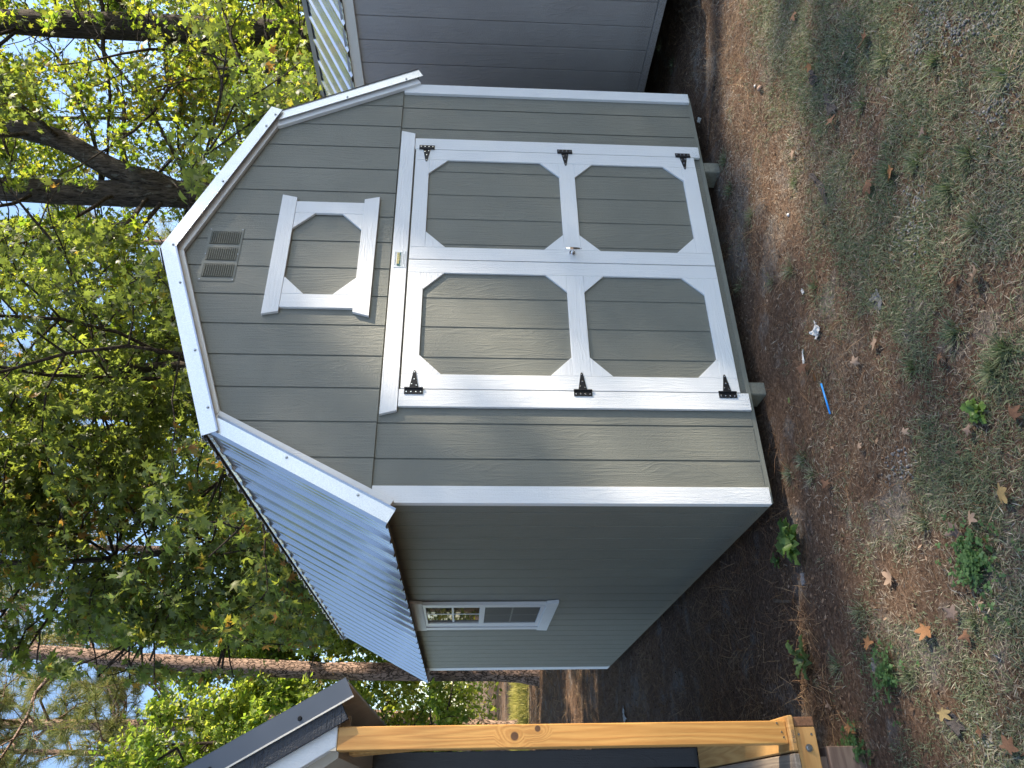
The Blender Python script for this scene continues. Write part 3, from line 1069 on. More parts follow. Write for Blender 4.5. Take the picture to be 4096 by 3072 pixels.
MB().box(GS + 0.05, 6.30, gy0 + 0.042, gy0 + 0.08, -0.16, 0.1195).build("underfloor_light_block", M['grey_z'], gs)  # added board, out of view: keeps sunlight from entering beneath the floor
for x in (4.75, 5.3, 5.85):
    MB().box(x - 0.06, x + 0.06, gy0 + 0.25, gy1 - 0.1, -0.16, 0.1065).build("skid", M['joist'], gs)

# ------------------------------------------------------------------ porch shed on the left
ps = thing("porch_shed", "dark porch shed at the left with an orange pine corner post", "shed", (-2.1, 1.2, 0.0))
PY = -0.10
post_knots = (((-1.0555 + 2.1, PY - 1.2 - 0.0, 1.335), 0.019), ((-1.028 + 2.1, PY - 1.2, 1.238), 0.014))
M['post'] = raw_wood("fresh_pine_post", (0.41, 0.18, 0.042), (0.62, 0.335, 0.098), 'z', 0.5, knots=post_knots)
po = MB().box(-1.100, -1.010, PY, PY + 0.089, 0.1755, 2.062).build("post", M['post'], ps, bevel=0.004)
for x, z in ((-1.020, 0.215), (-1.055, 0.20), (-1.075, 0.195)):
    MB().cyl((x, PY - 0.0005, z), (x, PY - 0.003, z), 0.0042, n=8).build("nail", M['nickel'], po)
# knee brace from the post back to the side beam
MB().add([(-1.098, PY + 0.0895, 1.72), (-1.060, PY + 0.0895, 1.72), (-1.060, PY + 0.42, 2.048), (-1.098, PY + 0.42, 2.048),
          (-1.098, PY + 0.0895, 1.86), (-1.060, PY + 0.0895, 1.86), (-1.060, PY + 0.28, 2.048), (-1.098, PY + 0.28, 2.048)],
         [(0, 3, 2, 1), (4, 5, 6, 7), (0, 1, 5, 4), (1, 2, 6, 5), (2, 3, 7, 6), (3, 0, 4, 7)]).build("knee_brace", M['pine_y'], ps, bevel=0.002)
MB().box(-1.100, -1.012, PY + 0.0, 1.29, 2.063, 2.20).build("side_beam", M['tan_x'], ps)
# deck boards run front to back, ends showing
xb = -1.010 + 0.018
k = 0
while xb > -2.9:
    b = MB().box(xb - 0.139, xb, PY - 0.025, 1.28, 0.1485, 0.1745).build("deck_board", M['pine_y'] if k < 1 else M['deck'], ps, bevel=0.005)
    if k == 0:
        text("STAND", 0.016, (xb - 0.082, PY - 0.0253, 0.1555), M['p_ink'], b, "stamp")
    xb -= 0.1455
    k += 1
MB().box(-2.9, -1.0365, PY - 0.012, PY + 0.026, 0.058, 0.148).build("rim_joist", M['pine_x'], ps, bevel=0.003)
MB().box(-1.0350, -0.998, PY - 0.014, 2.7, 0.058, 0.148).build("side_joist", M['endgrain'], ps, bevel=0.003)
bolt = MB().cyl((-1.118, PY - 0.0122, 0.100), (-1.118, PY - 0.016, 0.100), 0.015, n=14).cyl((-1.118, PY - 0.016, 0.100), (-1.118, PY - 0.024, 0.100), 0.009, n=6)
bolt.build("bolt", M['zinc'], ps)
for z in (0.133, 0.078):
    MB().cyl((-1.066, PY - 0.0122, z), (-1.066, PY - 0.0135, z), 0.005, n=8).build("nail", M['zinc'], ps)
# porch back wall
pw = MB().prism([(-3.0, 0.1755), (-1.02, 0.1755), (-1.02, 2.10), (-1.46, 2.9), (-2.74, 2.9), (-3.0, 2.4)], 'y', 1.30, 1.34).build("porch_wall", M['navy_z'], ps)
for a, b in strips(-3.0, -1.02, [-1.12 - SPC * i for i in range(9)]):
    MB().prism([(a, 0.19), (b, 0.19), (b, 2.08), (a, 2.08)], 'y', 1.288, 1.2995).build("siding_board", M['navy_z'], pw, bevel=0.0016)
MB().box(-1.055, -1.015, 1.3405, 2.7, 0.149, 2.10).build("side_wall", M['navy_z'], ps)
MB().box(-3.0, -1.056, 2.66, 2.7, 0.149, 3.4).build("back_wall", M['navy_z'], ps)
# steep lower roof slope, seen from the gable end
pA, pB = (-0.838, 2.072), (-1.36, 3.035)
# outer roof metal line
rA, rB = (-0.826, 2.045), (-1.400, 3.092)
cx_ = 2 * rA[0]


def strip_xz(A, B, n0, n1, t0, t1, y0, y1, name, mat, bev=0.0015, sh0=0.0):
    """board lying along a line A->B (right hand slope), between offsets n0 and n1 on its inner side"""
    d = Vector((B[0] - A[0], B[1] - A[1])).normalized()
    nv = Vector((-d.y, d.x))                     # points to the inside for a line that climbs to the left
    P = lambda t, n: tuple(Vector(A) + d * t + nv * n)
    poly = [P(t0 + n0 * sh0, n0), P(t0 + n1 * sh0, n1), P(t1, n1), P(t1, n0)]
    return MB().prism(poly, 'y', y0, y1).build(name, mat, ps, bevel=bev)


FY = PY + 0.02
strip_xz(rA, rB, 0.0, 0.077, 0.0, 1.2, FY - 0.052, FY - 0.050, "edge_flashing", M['navy_metal'], 0)
strip_xz(rA, rB, 0.0775, 0.084, 0.0, 1.2, FY - 0.056, FY - 0.048, "flashing_lip", M['cream_x'], 0)
strip_xz(rA, rB, -0.003, -0.0005, 0.0, 1.2, FY - 0.052, 2.75, "roof_sheet", M['navy_metal'], 0)
strip_xz(rA, rB, 0.060, 0.150, 0.055, 1.2, FY - 0.044, FY - 0.022, "rake_board", M['black_x'], 0.0015)
for t in (0.225, 0.60, 0.97):
    q = roof_pt(rA, rB, t, 0.053)
    MB().cyl((q[0], FY - 0.052, q[1]), (q[0], FY - 0.056, q[1]), 0.010, 0.008, n=12).cyl((q[0], FY - 0.056, q[1]), (q[0], FY - 0.062, q[1]), 0.006, n=6).build("screw", M['black_metal'], ps)
# roof boards under the overhang
nb = 0
y = FY + 0.005
while y < 2.7:
    strip_xz(rA, rB, 0.002, 0.024, 0.0, 0.235, y, y + 0.136, "soffit_board", M['tan_x'], 0.001)
    strip_xz(rA, rB, 0.002, 0.024, 0.2355, 1.2, y, y + 0.136, "soffit_board", M['tan_x'], 0.001)
    y += 0.140
    nb += 1
for y in (FY + 0.3, FY + 0.9, FY + 1.5, FY + 2.1):
    MB().prism([(-0.935, 2.06), (-1.0, 2.06), (-1.005, 2.3)], 'y', y, y + 0.038).build("rafter_tail", M['tan_x'], ps)
# white truss over the porch opening
MB().prism([(-0.957, 2.0645), (-1.083, 2.0645), (-1.1585, 2.196), (-1.50, 2.83), (-1.36, 2.83), (-1.150, 2.42)], 'y', FY - 0.021, FY + 0.055).build("truss_board", M['white_z'], ps, bevel=0.002)
MB().prism([(-1.083, 2.0650), (-1.1580, 2.1955), (-1.4995, 2.829), (-1.53, 2.80), (-1.19, 2.17), (-1.12, 2.063)], 'y', FY + 0.0555, 1.28).build("porch_ceiling", M['tan_x'], ps)
# upper roof, above the frame
MB().prism([(-1.34, 3.092), (-2.1, 3.42), (-2.86, 3.092), (-2.83, 3.05), (-2.1, 3.37), (-1.37, 3.05)], 'y', FY - 0.05, 2.75).build("upper_roof", M['navy_metal'], ps)
MB().prism([(-2.80, 3.092), (-3.374, 2.045), (-3.33, 2.045), (-2.75, 3.08)], 'y', FY - 0.05, 2.75).build("lower_roof", M['navy_metal'], ps)
MB().prism([(-1.37, 2.831), (-1.49, 2.831), (-2.1, 3.05), (-2.7, 2.83), (-2.83, 2.83), (-2.83, 3.03), (-2.1, 3.36), (-1.37, 3.03)], 'y', FY - 0.02, FY + 0.03).build("gable_board", M['white_x'], ps)
MB().box(-3.19, -3.10, PY, PY + 0.089, 0.1755, 2.4).build("post", M['post'], ps, bevel=0.004)
MB().box(-3.06, -3.02, 1.3, 2.7, 0.149, 2.4).build("side_wall", M['navy_z'], ps)
ft = MB().box(-1.55, -1.112, PY - 0.008, PY + 0.18, -0.17, 0.018).build("footing", M['footing'], None, bevel=0.004, loc=(-1.33, 0, -0.17))
props(ft, "weathered timber footing under the porch deck beam", "footing")
MB().box(-1.50, -1.15, PY + 0.02, PY + 0.15, 0.0185, 0.0575).build("packer", M['footing'], ps)

# ------------------------------------------------------------------ vegetation builders
def frame_from(normals, tips):
    """orthonormal frames: columns tip-side x, tip y, normal z"""
    n = normals / (np.linalg.norm(normals, axis=1, keepdims=True) + 1e-9)
    t = tips - n * np.sum(tips * n, 1, keepdims=True)
    t /= (np.linalg.norm(t, axis=1, keepdims=True) + 1e-9)
    x = np.cross(t, n)
    return np.stack([x, t, n], -1)          # (N,3,3)


def star_leaf():
    """five-lobed star leaf, unit size, stalk at the origin, lobes drooping"""
    lobes = [(-118, 0.62), (-58, 0.88), (0, 1.0), (58, 0.88), (118, 0.62)]
    notch = [(-88, 0.30), (-30, 0.36), (30, 0.36), (88, 0.30)]
    pts = []
    for i in range(5):
        pts.append(lobes[i])
        if i < 4:
            pts.append(notch[i])
    c = (0.0, 0.42)
    v = [(0, c[1], 0.03)]
    for a, r in pts:
        a = math.radians(a)
        x, y = math.sin(a) * r * 0.62, c[1] + math.cos(a) * r * 0.58
        v.append((x, y, -0.20 * r * r + 0.03))
    v.append((0, 0.14, 0.0))
    n = len(v) - 1
    t = [(0, 1 + (i + 1) % n, 1 + i) for i in range(n)]
    return np.array(v, np.float32), np.array(t, np.int32)


def oval_leaf():
    v = [(0, 0, 0), (0.22, 0.45, -0.04), (0, 1.0, -0.10), (-0.22, 0.45, -0.04), (0, 0.5, 0.05)]
    t = [(0, 1, 4), (1, 2, 4), (2, 3, 4), (3, 0, 4)]
    return np.array(v, np.float32), np.array(t, np.int32)


def kite_leaf():
    v = [(0, 0, 0), (0.27, 0.5, -0.05), (0, 1.0, 0.0), (-0.27, 0.5, -0.05)]
    t = [(0, 1, 2), (0, 2, 3)]
    return np.array(v, np.float32), np.array(t, np.int32)


def needle_blade():
    v = [(-0.022, 0, 0), (0.022, 0, 0), (0.0, 1.0, 0.0)]
    return np.array(v, np.float32), np.array([(0, 1, 2)], np.int32)


CLEAR = []      # sight lines to the big trunks that stay open in the foliage: photo polyline, half width, distance


def open_view(P, rg, drop=0.93, min_hw=0):
    u, v, dep = view_uv(P)
    X, Y = 2048 - v * 2955.5, 1536 - u * 2955.5
    keep = np.ones(len(P), bool)
    for line, hw, dist in CLEAR:
        if hw < min_hw:
            continue
        for (xa, ya), (xb, yb) in zip(line[:-1], line[1:]):
            t = np.clip(((X - xa) * (xb - xa) + (Y - ya) * (yb - ya)) / ((xb - xa) ** 2 + (yb - ya) ** 2), 0, 1)
            d = np.hypot(X - xa - t * (xb - xa), Y - ya - t * (yb - ya))
            keep &= ~((d < hw) & (dep < dist) & (rg.random(len(P)) < drop))
    return keep


def sun_gap(P, rg):
    """crowns are thin where the sun comes through to the clearing behind the sheds"""
    sv = np.array(SUN)
    q = P - sv * ((P[:, 2] + 0.1) / sv[2])[:, None]
    hit = (((q[:, 0] - 2.6) / 5.0) ** 2 + ((q[:, 1] - 26.0) / 13.5) ** 2 < 1) | ((np.abs(q[:, 1] - 8.6 - 0.4 * np.sin(q[:, 0] * 3)) < 0.35) & (np.abs(q[:, 0] - 0.2) < 1.5))
    return ~(hit & (rg.random(len(P)) < 0.93))


def scatter(shape, P, normals, tips, size):
    bv, bt = shape
    Fm = frame_from(normals, tips)
    V = np.einsum('nij,vj->nvi', Fm, bv) * np.asarray(size)[:, None, None] + P[:, None, :]
    T = bt[None] + (np.arange(len(P)) * len(bv))[:, None, None]
    return V.reshape(-1, 3), T.reshape(-1, 3)


def join(parts):
    V, T, k = [], [], 0
    for v, t in parts:
        V.append(v)
        T.append(t + k)
        k += len(v)
    return np.concatenate(V), np.concatenate(T)


def tube(pts, rads, n=8, wob=0.0, rg=None):
    pts = np.asarray(pts, float)
    V = []
    m = len(pts)
    a = None
    for i in range(m):
        d = pts[min(i + 1, m - 1)] - pts[max(i - 1, 0)]
        d /= np.linalg.norm(d) + 1e-9
        if a is None:
            a = np.cross(d, [0.3, 1, 0.2])
        a = a - d * np.dot(a, d)
        a /= np.linalg.norm(a) + 1e-9
        b = np.cross(d, a)
        ang = np.arange(n) * 2 * math.pi / n
        r = rads[i] * (1 + (wob * rg.standard_normal(n) if wob else 0))
        V.append(pts[i] + (np.cos(ang) * r)[:, None] * a + (np.sin(ang) * r)[:, None] * b)
    V = np.concatenate(V)
    T = []
    for i in range(m - 1):
        for j in range(n):
            p, q = i * n + j, i * n + (j + 1) % n
            T += [(p, q, q + n), (p, q + n, p + n)]
    return V, np.array(T, np.int32)


def spline(keys, seg=6):
    """smooth polyline through (x,y,z,r) keys"""
    K = np.array(keys, float)
    out = []
    for i in range(len(K) - 1):
        p0, p1, p2, p3 = K[max(i - 1, 0)], K[i], K[i + 1], K[min(i + 2, len(K) - 1)]
        for s in range(seg):
            t = s / seg
            out.append(0.5 * ((2 * p1) + (-p0 + p2) * t + (2 * p0 - 5 * p1 + 4 * p2 - p3) * t * t + (-p0 + 3 * p1 - 3 * p2 + p3) * t ** 3))
    out.append(K[-1])
    return np.array(out)


def wander(start, d, length, n, rg, wob=0.25, rise=0.0):
    p = np.array(start, float)
    d = np.array(d, float)
    d /= np.linalg.norm(d)
    out = [p.copy()]
    st = length / n
    for _ in range(n):
        d = d + wob * rg.standard_normal(3) + np.array([0, 0, rise])
        d /= np.linalg.norm(d)
        p = p + d * st
        out.append(p.copy())
    return np.array(out)


def trunk_obj(keys, mat, root, rg, n=14, flare=True, name="trunk", wob=0.03):
    s = spline(keys, 6)
    r = s[:, 3].copy()
    if flare:
        z0 = s[0, 2]
        r = r * (1 + 0.55 * np.exp(-(s[:, 2] - z0) / 0.28))
    V, T = tube(s[:, :3], r, n, wob, rg)
    return link(name, np_mesh(name, V, T), mat, root, smooth=True), s


def grow_limbs(s, rg, count, zlo, zhi, length, az=None, spread=math.pi, rise0=0.25, rise=0.03, r0=0.055, subs=7, twigs=5, twig_len=0.5, droop=0.0, taper_top=0.45, sub_len=0.38, wob=0.16):
    """limbs > side branches > twigs; returns tube parts and twig polylines with outward directions"""
    tubes, tw = [], []
    z = s[:, 2]
    for i in range(count):
        f = (i + rg.random() * 0.8) / count
        zz = zlo + (zhi - zlo) * f
        k = int(np.clip(np.searchsorted(z, zz), 1, len(z) - 1))
        a = (az if az is not None else rg.random() * 2 * math.pi) + spread * (rg.random() * 2 - 1)
        L_ = length * (0.75 + 0.5 * rg.random()) * (1 - taper_top * f)
        d = np.array([math.cos(a), math.sin(a), rise0 + 0.35 * f + 0.15 * rg.standard_normal()])
        limb = wander(s[k, :3], d, L_, 8, rg, wob, rise)
        rr = np.linspace(r0 * (1 - 0.5 * f), 0.008, 9)
        tubes.append(tube(limb, rr, 6))
        for j in range(subs):
            q = 0.22 + 0.78 * (j + rg.random()) / subs
            ii = min(int(q * 8), 8)
            dl = limb[min(ii + 1, 8)] - limb[max(ii - 1, 0)]
            dl /= np.linalg.norm(dl) + 1e-9
            sd_ = np.cross(dl, [0, 0, 1]) * (1 if j % 2 else -1)
            d2 = dl * 0.75 + sd_ * (0.6 + 0.5 * rg.random()) + np.array([0, 0, -droop + 0.25 * rg.standard_normal()])
            sub = wander(limb[ii], d2, L_ * sub_len * (1.15 - 0.5 * q) * (0.7 + 0.6 * rg.random()), 5, rg, 0.22, -droop * 0.12)
            tubes.append(tube(sub, np.linspace(0.014, 0.005, 6), 4))
            for t in range(twigs):
                e = min(int((0.2 + 0.8 * (t + rg.random()) / twigs) * 5), 5)
                d3 = (sub[min(e + 1, 5)] - sub[max(e - 1, 0)])
                d3 = d3 / (np.linalg.norm(d3) + 1e-9) + 0.75 * rg.standard_normal(3) + np.array([0, 0, -droop])
                tw.append(wander(sub[e], d3, twig_len * (0.6 + 0.8 * rg.random()), 3, rg, 0.2, -droop * 0.2))
    return tubes, tw


def leaves_on(tw, per, size, rg, spread=0.10, up_=0.45, droop=0.55):
    P, Nn, Tt, S = [], [], [], []
    for t in tw:
        k = rg.integers(0, 3, per)
        f = rg.random(per)[:, None]
        p = t[k] * (1 - f) + t[k + 1] * f
        d = t[-1] - t[0]
        d /= np.linalg.norm(d) + 1e-9
        rnd3 = rg.standard_normal((per, 3))
        P.append(p + spread * 0.6 * rg.standard_normal((per, 3)))
        Nn.append(np.array([0, 0, up_]) + 0.75 * rnd3 + 0.2 * d)
        Tt.append(d * 0.6 + 0.6 * rg.standard_normal((per, 3)) + np.array([0, 0, -droop]))
        S.append(size * (0.62 + 0.6 * rg.random(per)))
    return np.concatenate(P), np.concatenate(Nn), np.concatenate(Tt), np.concatenate(S)


CAMV = np.array(CAM_POS)


def view_uv(P):
    d = (P - CAMV) @ CAM_R
    dep = np.maximum(d[:, 1], 1e-3)
    return d[:, 0] / dep, d[:, 2] / dep, d[:, 1]


def broad_tree(label, keys, bark, leafm, spec, seed, group=None, limbs=None, extra_limbs=(), inner=0, shape=None, size=0.13, per=9, singles=0, single_mat=None, name="sweetgum_tree", keep=None, category="tree", leaf_kw={}):
    rg = np.random.default_rng(seed)
    root = thing(name, label, category, tuple(keys[0][:3]), group)
    tr, s = trunk_obj(keys, bark, root, rg)
    tubes, tw = grow_limbs(s, rg, **spec)
    if inner:
        t2, w2 = grow_limbs(s, rg, **{**spec, 'count': inner, 'length': 1.9, 'subs': 5, 'r0': 0.016})
        tubes += t2
        tw += w2
    for ek in extra_limbs:
        _, es = trunk_obj(ek, bark, root, rg, n=12, flare=False, name="limb")
        t2, w2 = grow_limbs(es, rg, **{**spec, 'count': max(3, spec['count'] // 3), 'zlo': es[:, 2].min() + 0.6, 'zhi': es[:, 2].max(), 'az': None, 'spread': math.pi})
        tubes += t2
        tw += w2
    tw = [t for t, ok in zip(tw, open_view(np.array([t[1] for t in tw]), rg, 1.0)) if ok]
    side = [len(v) <= 24 for v, _ in tubes]
    clear = open_view(np.array([v[len(v) // 2:].mean(0) for v, _ in tubes]), rg, 1.0)
    tubes = [t for t, sd_, ok in zip(tubes, side, clear) if ok or not sd_]
    cut = []
    for V, T in tubes:
        n_ = 4 if len(V) == 24 else 6
        ok = open_view(V.reshape(-1, n_, 3).mean(1), rg, 1.0, 80)
        m_ = len(ok) if ok.all() else max(int(np.argmin(ok)), 2)
        cut.append((V[:m_ * n_], T[:(m_ - 1) * n_ * 2]))
    tubes = cut
    V, T = join(tubes + [tube(t, np.linspace(0.0045, 0.002, len(t)), 3) for t in tw])
    link("branches", np_mesh("branches", V, T), bark, root)
    P, Nn, Tt, S = leaves_on(tw, per, size, rg, **leaf_kw)
    if keep is not None:
        k = keep(P, rg)
        P, Nn, Tt, S = P[k], Nn[k], Tt[k], S[k]
    k = open_view(P, rg) & (sun_gap(P, rg) if name != "shade_tree" else True)
    P, Nn, Tt, S = P[k], Nn[k], Tt[k], S[k]
    if name != "young_tree" and shape is None:        # foliage well outside the view is sparser
        u, v, dep = view_uv(P)
        far_out = (np.abs(u) > 0.62) | (np.abs(v) > 0.80) | (dep < 0.5)
        k = ~far_out | (rg.random(len(P)) < 0.35)
        P, Nn, Tt, S = P[k], Nn[k], Tt[k], S[k]
    shape = shape or star_leaf()
    if singles:
        u, v, dep = view_uv(P)
        inside = (np.abs(u) < 0.51) & (np.abs(v) < 0.68) & (dep > 1)
        order = np.argsort(np.where(inside, dep / S, 1e9))[:singles]
        order = order[inside[order]]
        bv, bt = shape
        protos = []
        for q in range(4):
            vv = bv.copy()
            vv[:, 2] *= (0.4 + 0.6 * q)
            vv[1:, :2] *= 1 + 0.06 * rg.standard_normal((len(vv) - 1, 2))
            me = np_mesh("leaf", vv, bt)
            me.materials.append(single_mat)
            protos.append(me)
        Fm = frame_from(Nn[order], Tt[order])
        off = np.array(OFF[root.name])
        for q, i in enumerate(order):
            o = bpy.data.objects.new("leaf", protos[q % 4])
            COL.objects.link(o)
            o.parent = root
            mm = Matrix.Identity(4)
            for r_ in range(3):
                for c_ in range(3):
                    mm[r_][c_] = float(Fm[q, r_, c_] * S[i])
                mm[r_][3] = float(P[i, r_] - off[r_])
            o.matrix_local = mm
        mask = np.ones(len(P), bool)
        mask[order] = False
        P, Nn, Tt, S = P[mask], Nn[mask], Tt[mask], S[mask]
    V, T = scatter(shape, P, Nn, Tt, S)
    cr = link("crown", np_mesh("crown", V, T), leafm, root)
    cr["kind"] = "stuff"
    return root


def pine_tree(label, keys, bark, needlem, seed, limbs=14, zlo=8, zhi=16, length=2.6, clumps=7, per=34, nlen=0.24, group=None, r0=0.05, name="pine_tree"):
    rg = np.random.default_rng(seed)
    root = thing(name, label, "tree", tuple(keys[0][:3]), group)
    tr, s = trunk_obj(keys, bark, root, rg)
    tubes, tw = grow_limbs(s, rg, limbs, zlo, zhi, length, rise0=0.25, rise=0.05, r0=r0, subs=6, twigs=clumps, twig_len=0.32, taper_top=0.35, wob=0.22)
    V, T = join(tubes + [tube(t, np.linspace(0.006, 0.004, len(t)), 3) for t in tw])
    link("branches", np_mesh("branches", V, T), bark, root)
    P, Nn, Tt, S = [], [], [], []
    for t in tw:
        d = t[-1] - t[0]
        d /= np.linalg.norm(d) + 1e-9
        f = rg.random(per)[:, None] ** 0.7
        P.append(t[0] * (1 - f) + t[-1] * f)
        v = d * 0.9 + 0.85 * rg.standard_normal((per, 3)) + np.array([0, 0, 0.1])
        Tt.append(v)
        Nn.append(rg.standard_normal((per, 3)))
        S.append(nlen * (0.7 + 0.5 * rg.random(per)))
    bv, bt = needle_blade()
    V, T = scatter((bv, bt), np.concatenate(P), np.concatenate(Nn), np.concatenate(Tt), np.concatenate(S))
    cr = link("crown", np_mesh("crown", V, T), needlem, root)
    cr["kind"] = "stuff"
    return root


# leaf materials
GUM = [(0.0, (0.058, 0.080, 0.030)), (0.45, (0.085, 0.112, 0.038)), (0.85, (0.12, 0.15, 0.046)), (0.97, (0.15, 0.15, 0.035)), (1.0, (0.24, 0.11, 0.03))]
GUM_T = [(0.0, (0.20, 0.27, 0.05)), (0.5, (0.30, 0.38, 0.06)), (0.9, (0.40, 0.46, 0.05)), (1.0, (0.50, 0.28, 0.05))]
M['gum'] = leaf_mat("star_leaf_green", GUM, GUM_T, trans_mix=0.52)
M['gum_one'] = leaf_mat("star_leaf_single", GUM, GUM_T, per_object=True, trans_mix=0.52)
M['gum_y'] = leaf_mat("star_leaf_sunlit_yellow", [(0.0, (0.06, 0.085, 0.022)), (0.5, (0.12, 0.145, 0.03)), (0.96, (0.17, 0.175, 0.03)), (1.0, (0.24, 0.14, 0.03))],  # sunlit, backlit yellow put into the leaf colour; a few leaves turned orange
                      [(0.0, (0.22, 0.36, 0.03)), (0.5, (0.44, 0.55, 0.04)), (0.96, (0.62, 0.62, 0.06)), (1.0, (0.60, 0.40, 0.05))], trans_mix=0.5, clump=(0.35, -0.08))
M['oval'] = leaf_mat("oval_leaf_green", [(0.0, (0.05, 0.07, 0.02)), (0.6, (0.105, 0.125, 0.032)), (1.0, (0.17, 0.17, 0.035))],
                     [(0.0, (0.18, 0.30, 0.03)), (0.6, (0.40, 0.50, 0.05)), (1.0, (0.62, 0.58, 0.07))], trans_mix=0.5, clump=(0.5, 0.0))
M['laurel'] = leaf_mat("light_green_leaf", [(0.0, (0.045, 0.085, 0.016)), (0.6, (0.11, 0.16, 0.03)), (1.0, (0.20, 0.23, 0.05))],
                       [(0.0, (0.25, 0.42, 0.04)), (0.6, (0.46, 0.60, 0.06)), (1.0, (0.62, 0.68, 0.10))], trans_mix=0.5, clump=(0.6, 0.05))
M['needle'] = leaf_mat("pine_needles", [(0.0, (0.05, 0.075, 0.022)), (0.6, (0.12, 0.14, 0.04)), (1.0, (0.24, 0.20, 0.07))],
                       [(0.0, (0.16, 0.22, 0.05)), (0.6, (0.30, 0.34, 0.08)), (1.0, (0.45, 0.36, 0.12))], trans_mix=0.35, clump=(0.7, 0.0))
M['woods'] = leaf_mat("far_wood_leaves", [(0.0, (0.04, 0.05, 0.018)), (0.6, (0.09, 0.10, 0.03)), (1.0, (0.17, 0.14, 0.035))],
                      [(0.0, (0.14, 0.22, 0.03)), (0.6, (0.34, 0.40, 0.05)), (1.0, (0.55, 0.48, 0.07))], trans_mix=0.5, clump=(0.22, 0.0))
M['bark_gum'] = bark_mat("grey_furrowed_bark", (0.022, 0.018, 0.016), (0.17, 0.14, 0.12), patch=(0.26, 0.27, 0.25))
M['bark_pine'] = bark_mat("flaky_pine_bark", (0.03, 0.023, 0.019), (0.27, 0.185, 0.145), flaky=True)
M['bark_dark'] = bark_mat("dark_bark", (0.02, 0.016, 0.013), (0.11, 0.09, 0.075))


def heading(Y, dist):
    """ground position at that distance under photo row Y (the picture lies on its side, so rows are bearings)"""
    d = CAM_R @ np.array([(1536 - Y) / 2955.5, 1.0, 0.03])
    d = d / math.hypot(d[0], d[1])
    return float(CAM_POS[0] + d[0] * dist), float(CAM_POS[1] + d[1] * dist)


def zs(X, dist):
    """height seen at photo column X at that distance"""
    return float(CAM_POS[2] + dist * ((2048 - X) / 2955.5 - 0.0595) / 1.0)


GB = -0.15
CLEAR += [([(-60, 815), (740, 820)], 62, 14.2), ([(-60, 580), (150, 590), (330, 640), (500, 740), (640, 800)], 58, 14.2), ([(60, 165), (480, 180)], 55, 15.5), ([(150, 2590), (700, 2630), (1960, 2690)], 50, 18.0),
          ([(270, 1682), (500, 1690)], 24, 27), ([(370, 2193), (620, 2195)], 24, 28), ([(140, 2870), (520, 2870)], 36, 24), ([(-200, 2960), (1400, 2960)], 230, 15.5), ([(-200, 2760), (450, 2800)], 90, 15.5)]
SPEC_GUM = dict(count=17, zlo=3.6, zhi=12.5, length=4.6, subs=8, twigs=6, twig_len=0.55, droop=0.28, rise0=0.12)

# forked trunk behind the slate grey shed
tx, ty = heading(820, 14)
fx, fy = heading(770, 14)
lx, ly = heading(600, 14.2)
l2x, l2y = heading(560, 14.4)
broad_tree("thick forked sweetgum with lichen-spotted trunk behind the silver roof peak",
           [(tx, ty, GB, 0.27), (tx, ty, 3.0, 0.25), (tx + 0.05, ty, 6.6, 0.24), (*heading(815, 14), 8.6, 0.22), (*heading(812, 14), 13.0, 0.12)],
           M['bark_gum'], M['gum_y'], dict(SPEC_GUM, count=18, zlo=4.6, zhi=12.5, length=4.8), 3,
           extra_limbs=[[(tx, ty, 6.5, 0.13), (fx, fy, 7.15, 0.20), (*heading(720, 14.05), 7.9, 0.19), (lx, ly, 9.0, 0.175), (l2x, l2y, 10.6, 0.14), (l2x, l2y, 13.0, 0.06)]], per=21)
# dark trunk further right
bx, by = heading(170, 15.5)
broad_tree("dark sweetgum trunk over the slate grey shed roof, sunlit yellow leaves round it",
           [(bx, by, GB, 0.27), (bx, by, 5.0, 0.25), (*heading(165, 15.5), 9.0, 0.235), (*heading(160, 15.5), 13.0, 0.12)],
           M['bark_dark'], M['gum_y'], dict(SPEC_GUM, count=25, zlo=3.0, zhi=12.8, length=5.2), 5, inner=6, per=17)
# leafy sweetgums hanging over the silver roof
sx, sy = heading(1480, 10.6)
broad_tree("big dark green sweetgum hanging over the silver roof ridge",
           [(sx, sy, GB, 0.10), (sx + 0.1, sy, 4.0, 0.085), (sx - 0.1, sy + 0.1, 8.0, 0.06), (sx, sy, 13.0, 0.025)],
           M['bark_dark'], M['gum'], dict(SPEC_GUM, count=30, zlo=2.8, zhi=12.0, length=4.9, subs=9, r0=0.035), 8, inner=14, per=19, size=0.135, singles=300, single_mat=M['gum_one'])
qx, qy = heading(2210, 9.9)
broad_tree("dark green sweetgum behind the left slope of the silver roof",
           [(qx, qy, GB, 0.06), (qx + 0.1, qy, 4.0, 0.045), (qx - 0.1, qy + 0.1, 7.0, 0.032), (qx, qy, 10.5, 0.015)],
           M['bark_dark'], M['gum'], dict(SPEC_GUM, count=32, zlo=3.2, zhi=10.2, length=3.7, subs=8, r0=0.024), 12, inner=34, per=19, size=0.133)
rx_, ry_ = heading(330, 12.6)
broad_tree("low bushy sweetgum with pale and orange leaves behind the slate grey shed",
           [(rx_, ry_, GB, 0.07), (rx_, ry_, 2.0, 0.06), (rx_ + 0.1, ry_, 5.5, 0.025)],
           M['bark_dark'], M['gum_y'], dict(SPEC_GUM, count=18, zlo=1.2, zhi=5.3, length=2.8, subs=7, twigs=5), 15, per=13, size=0.12)
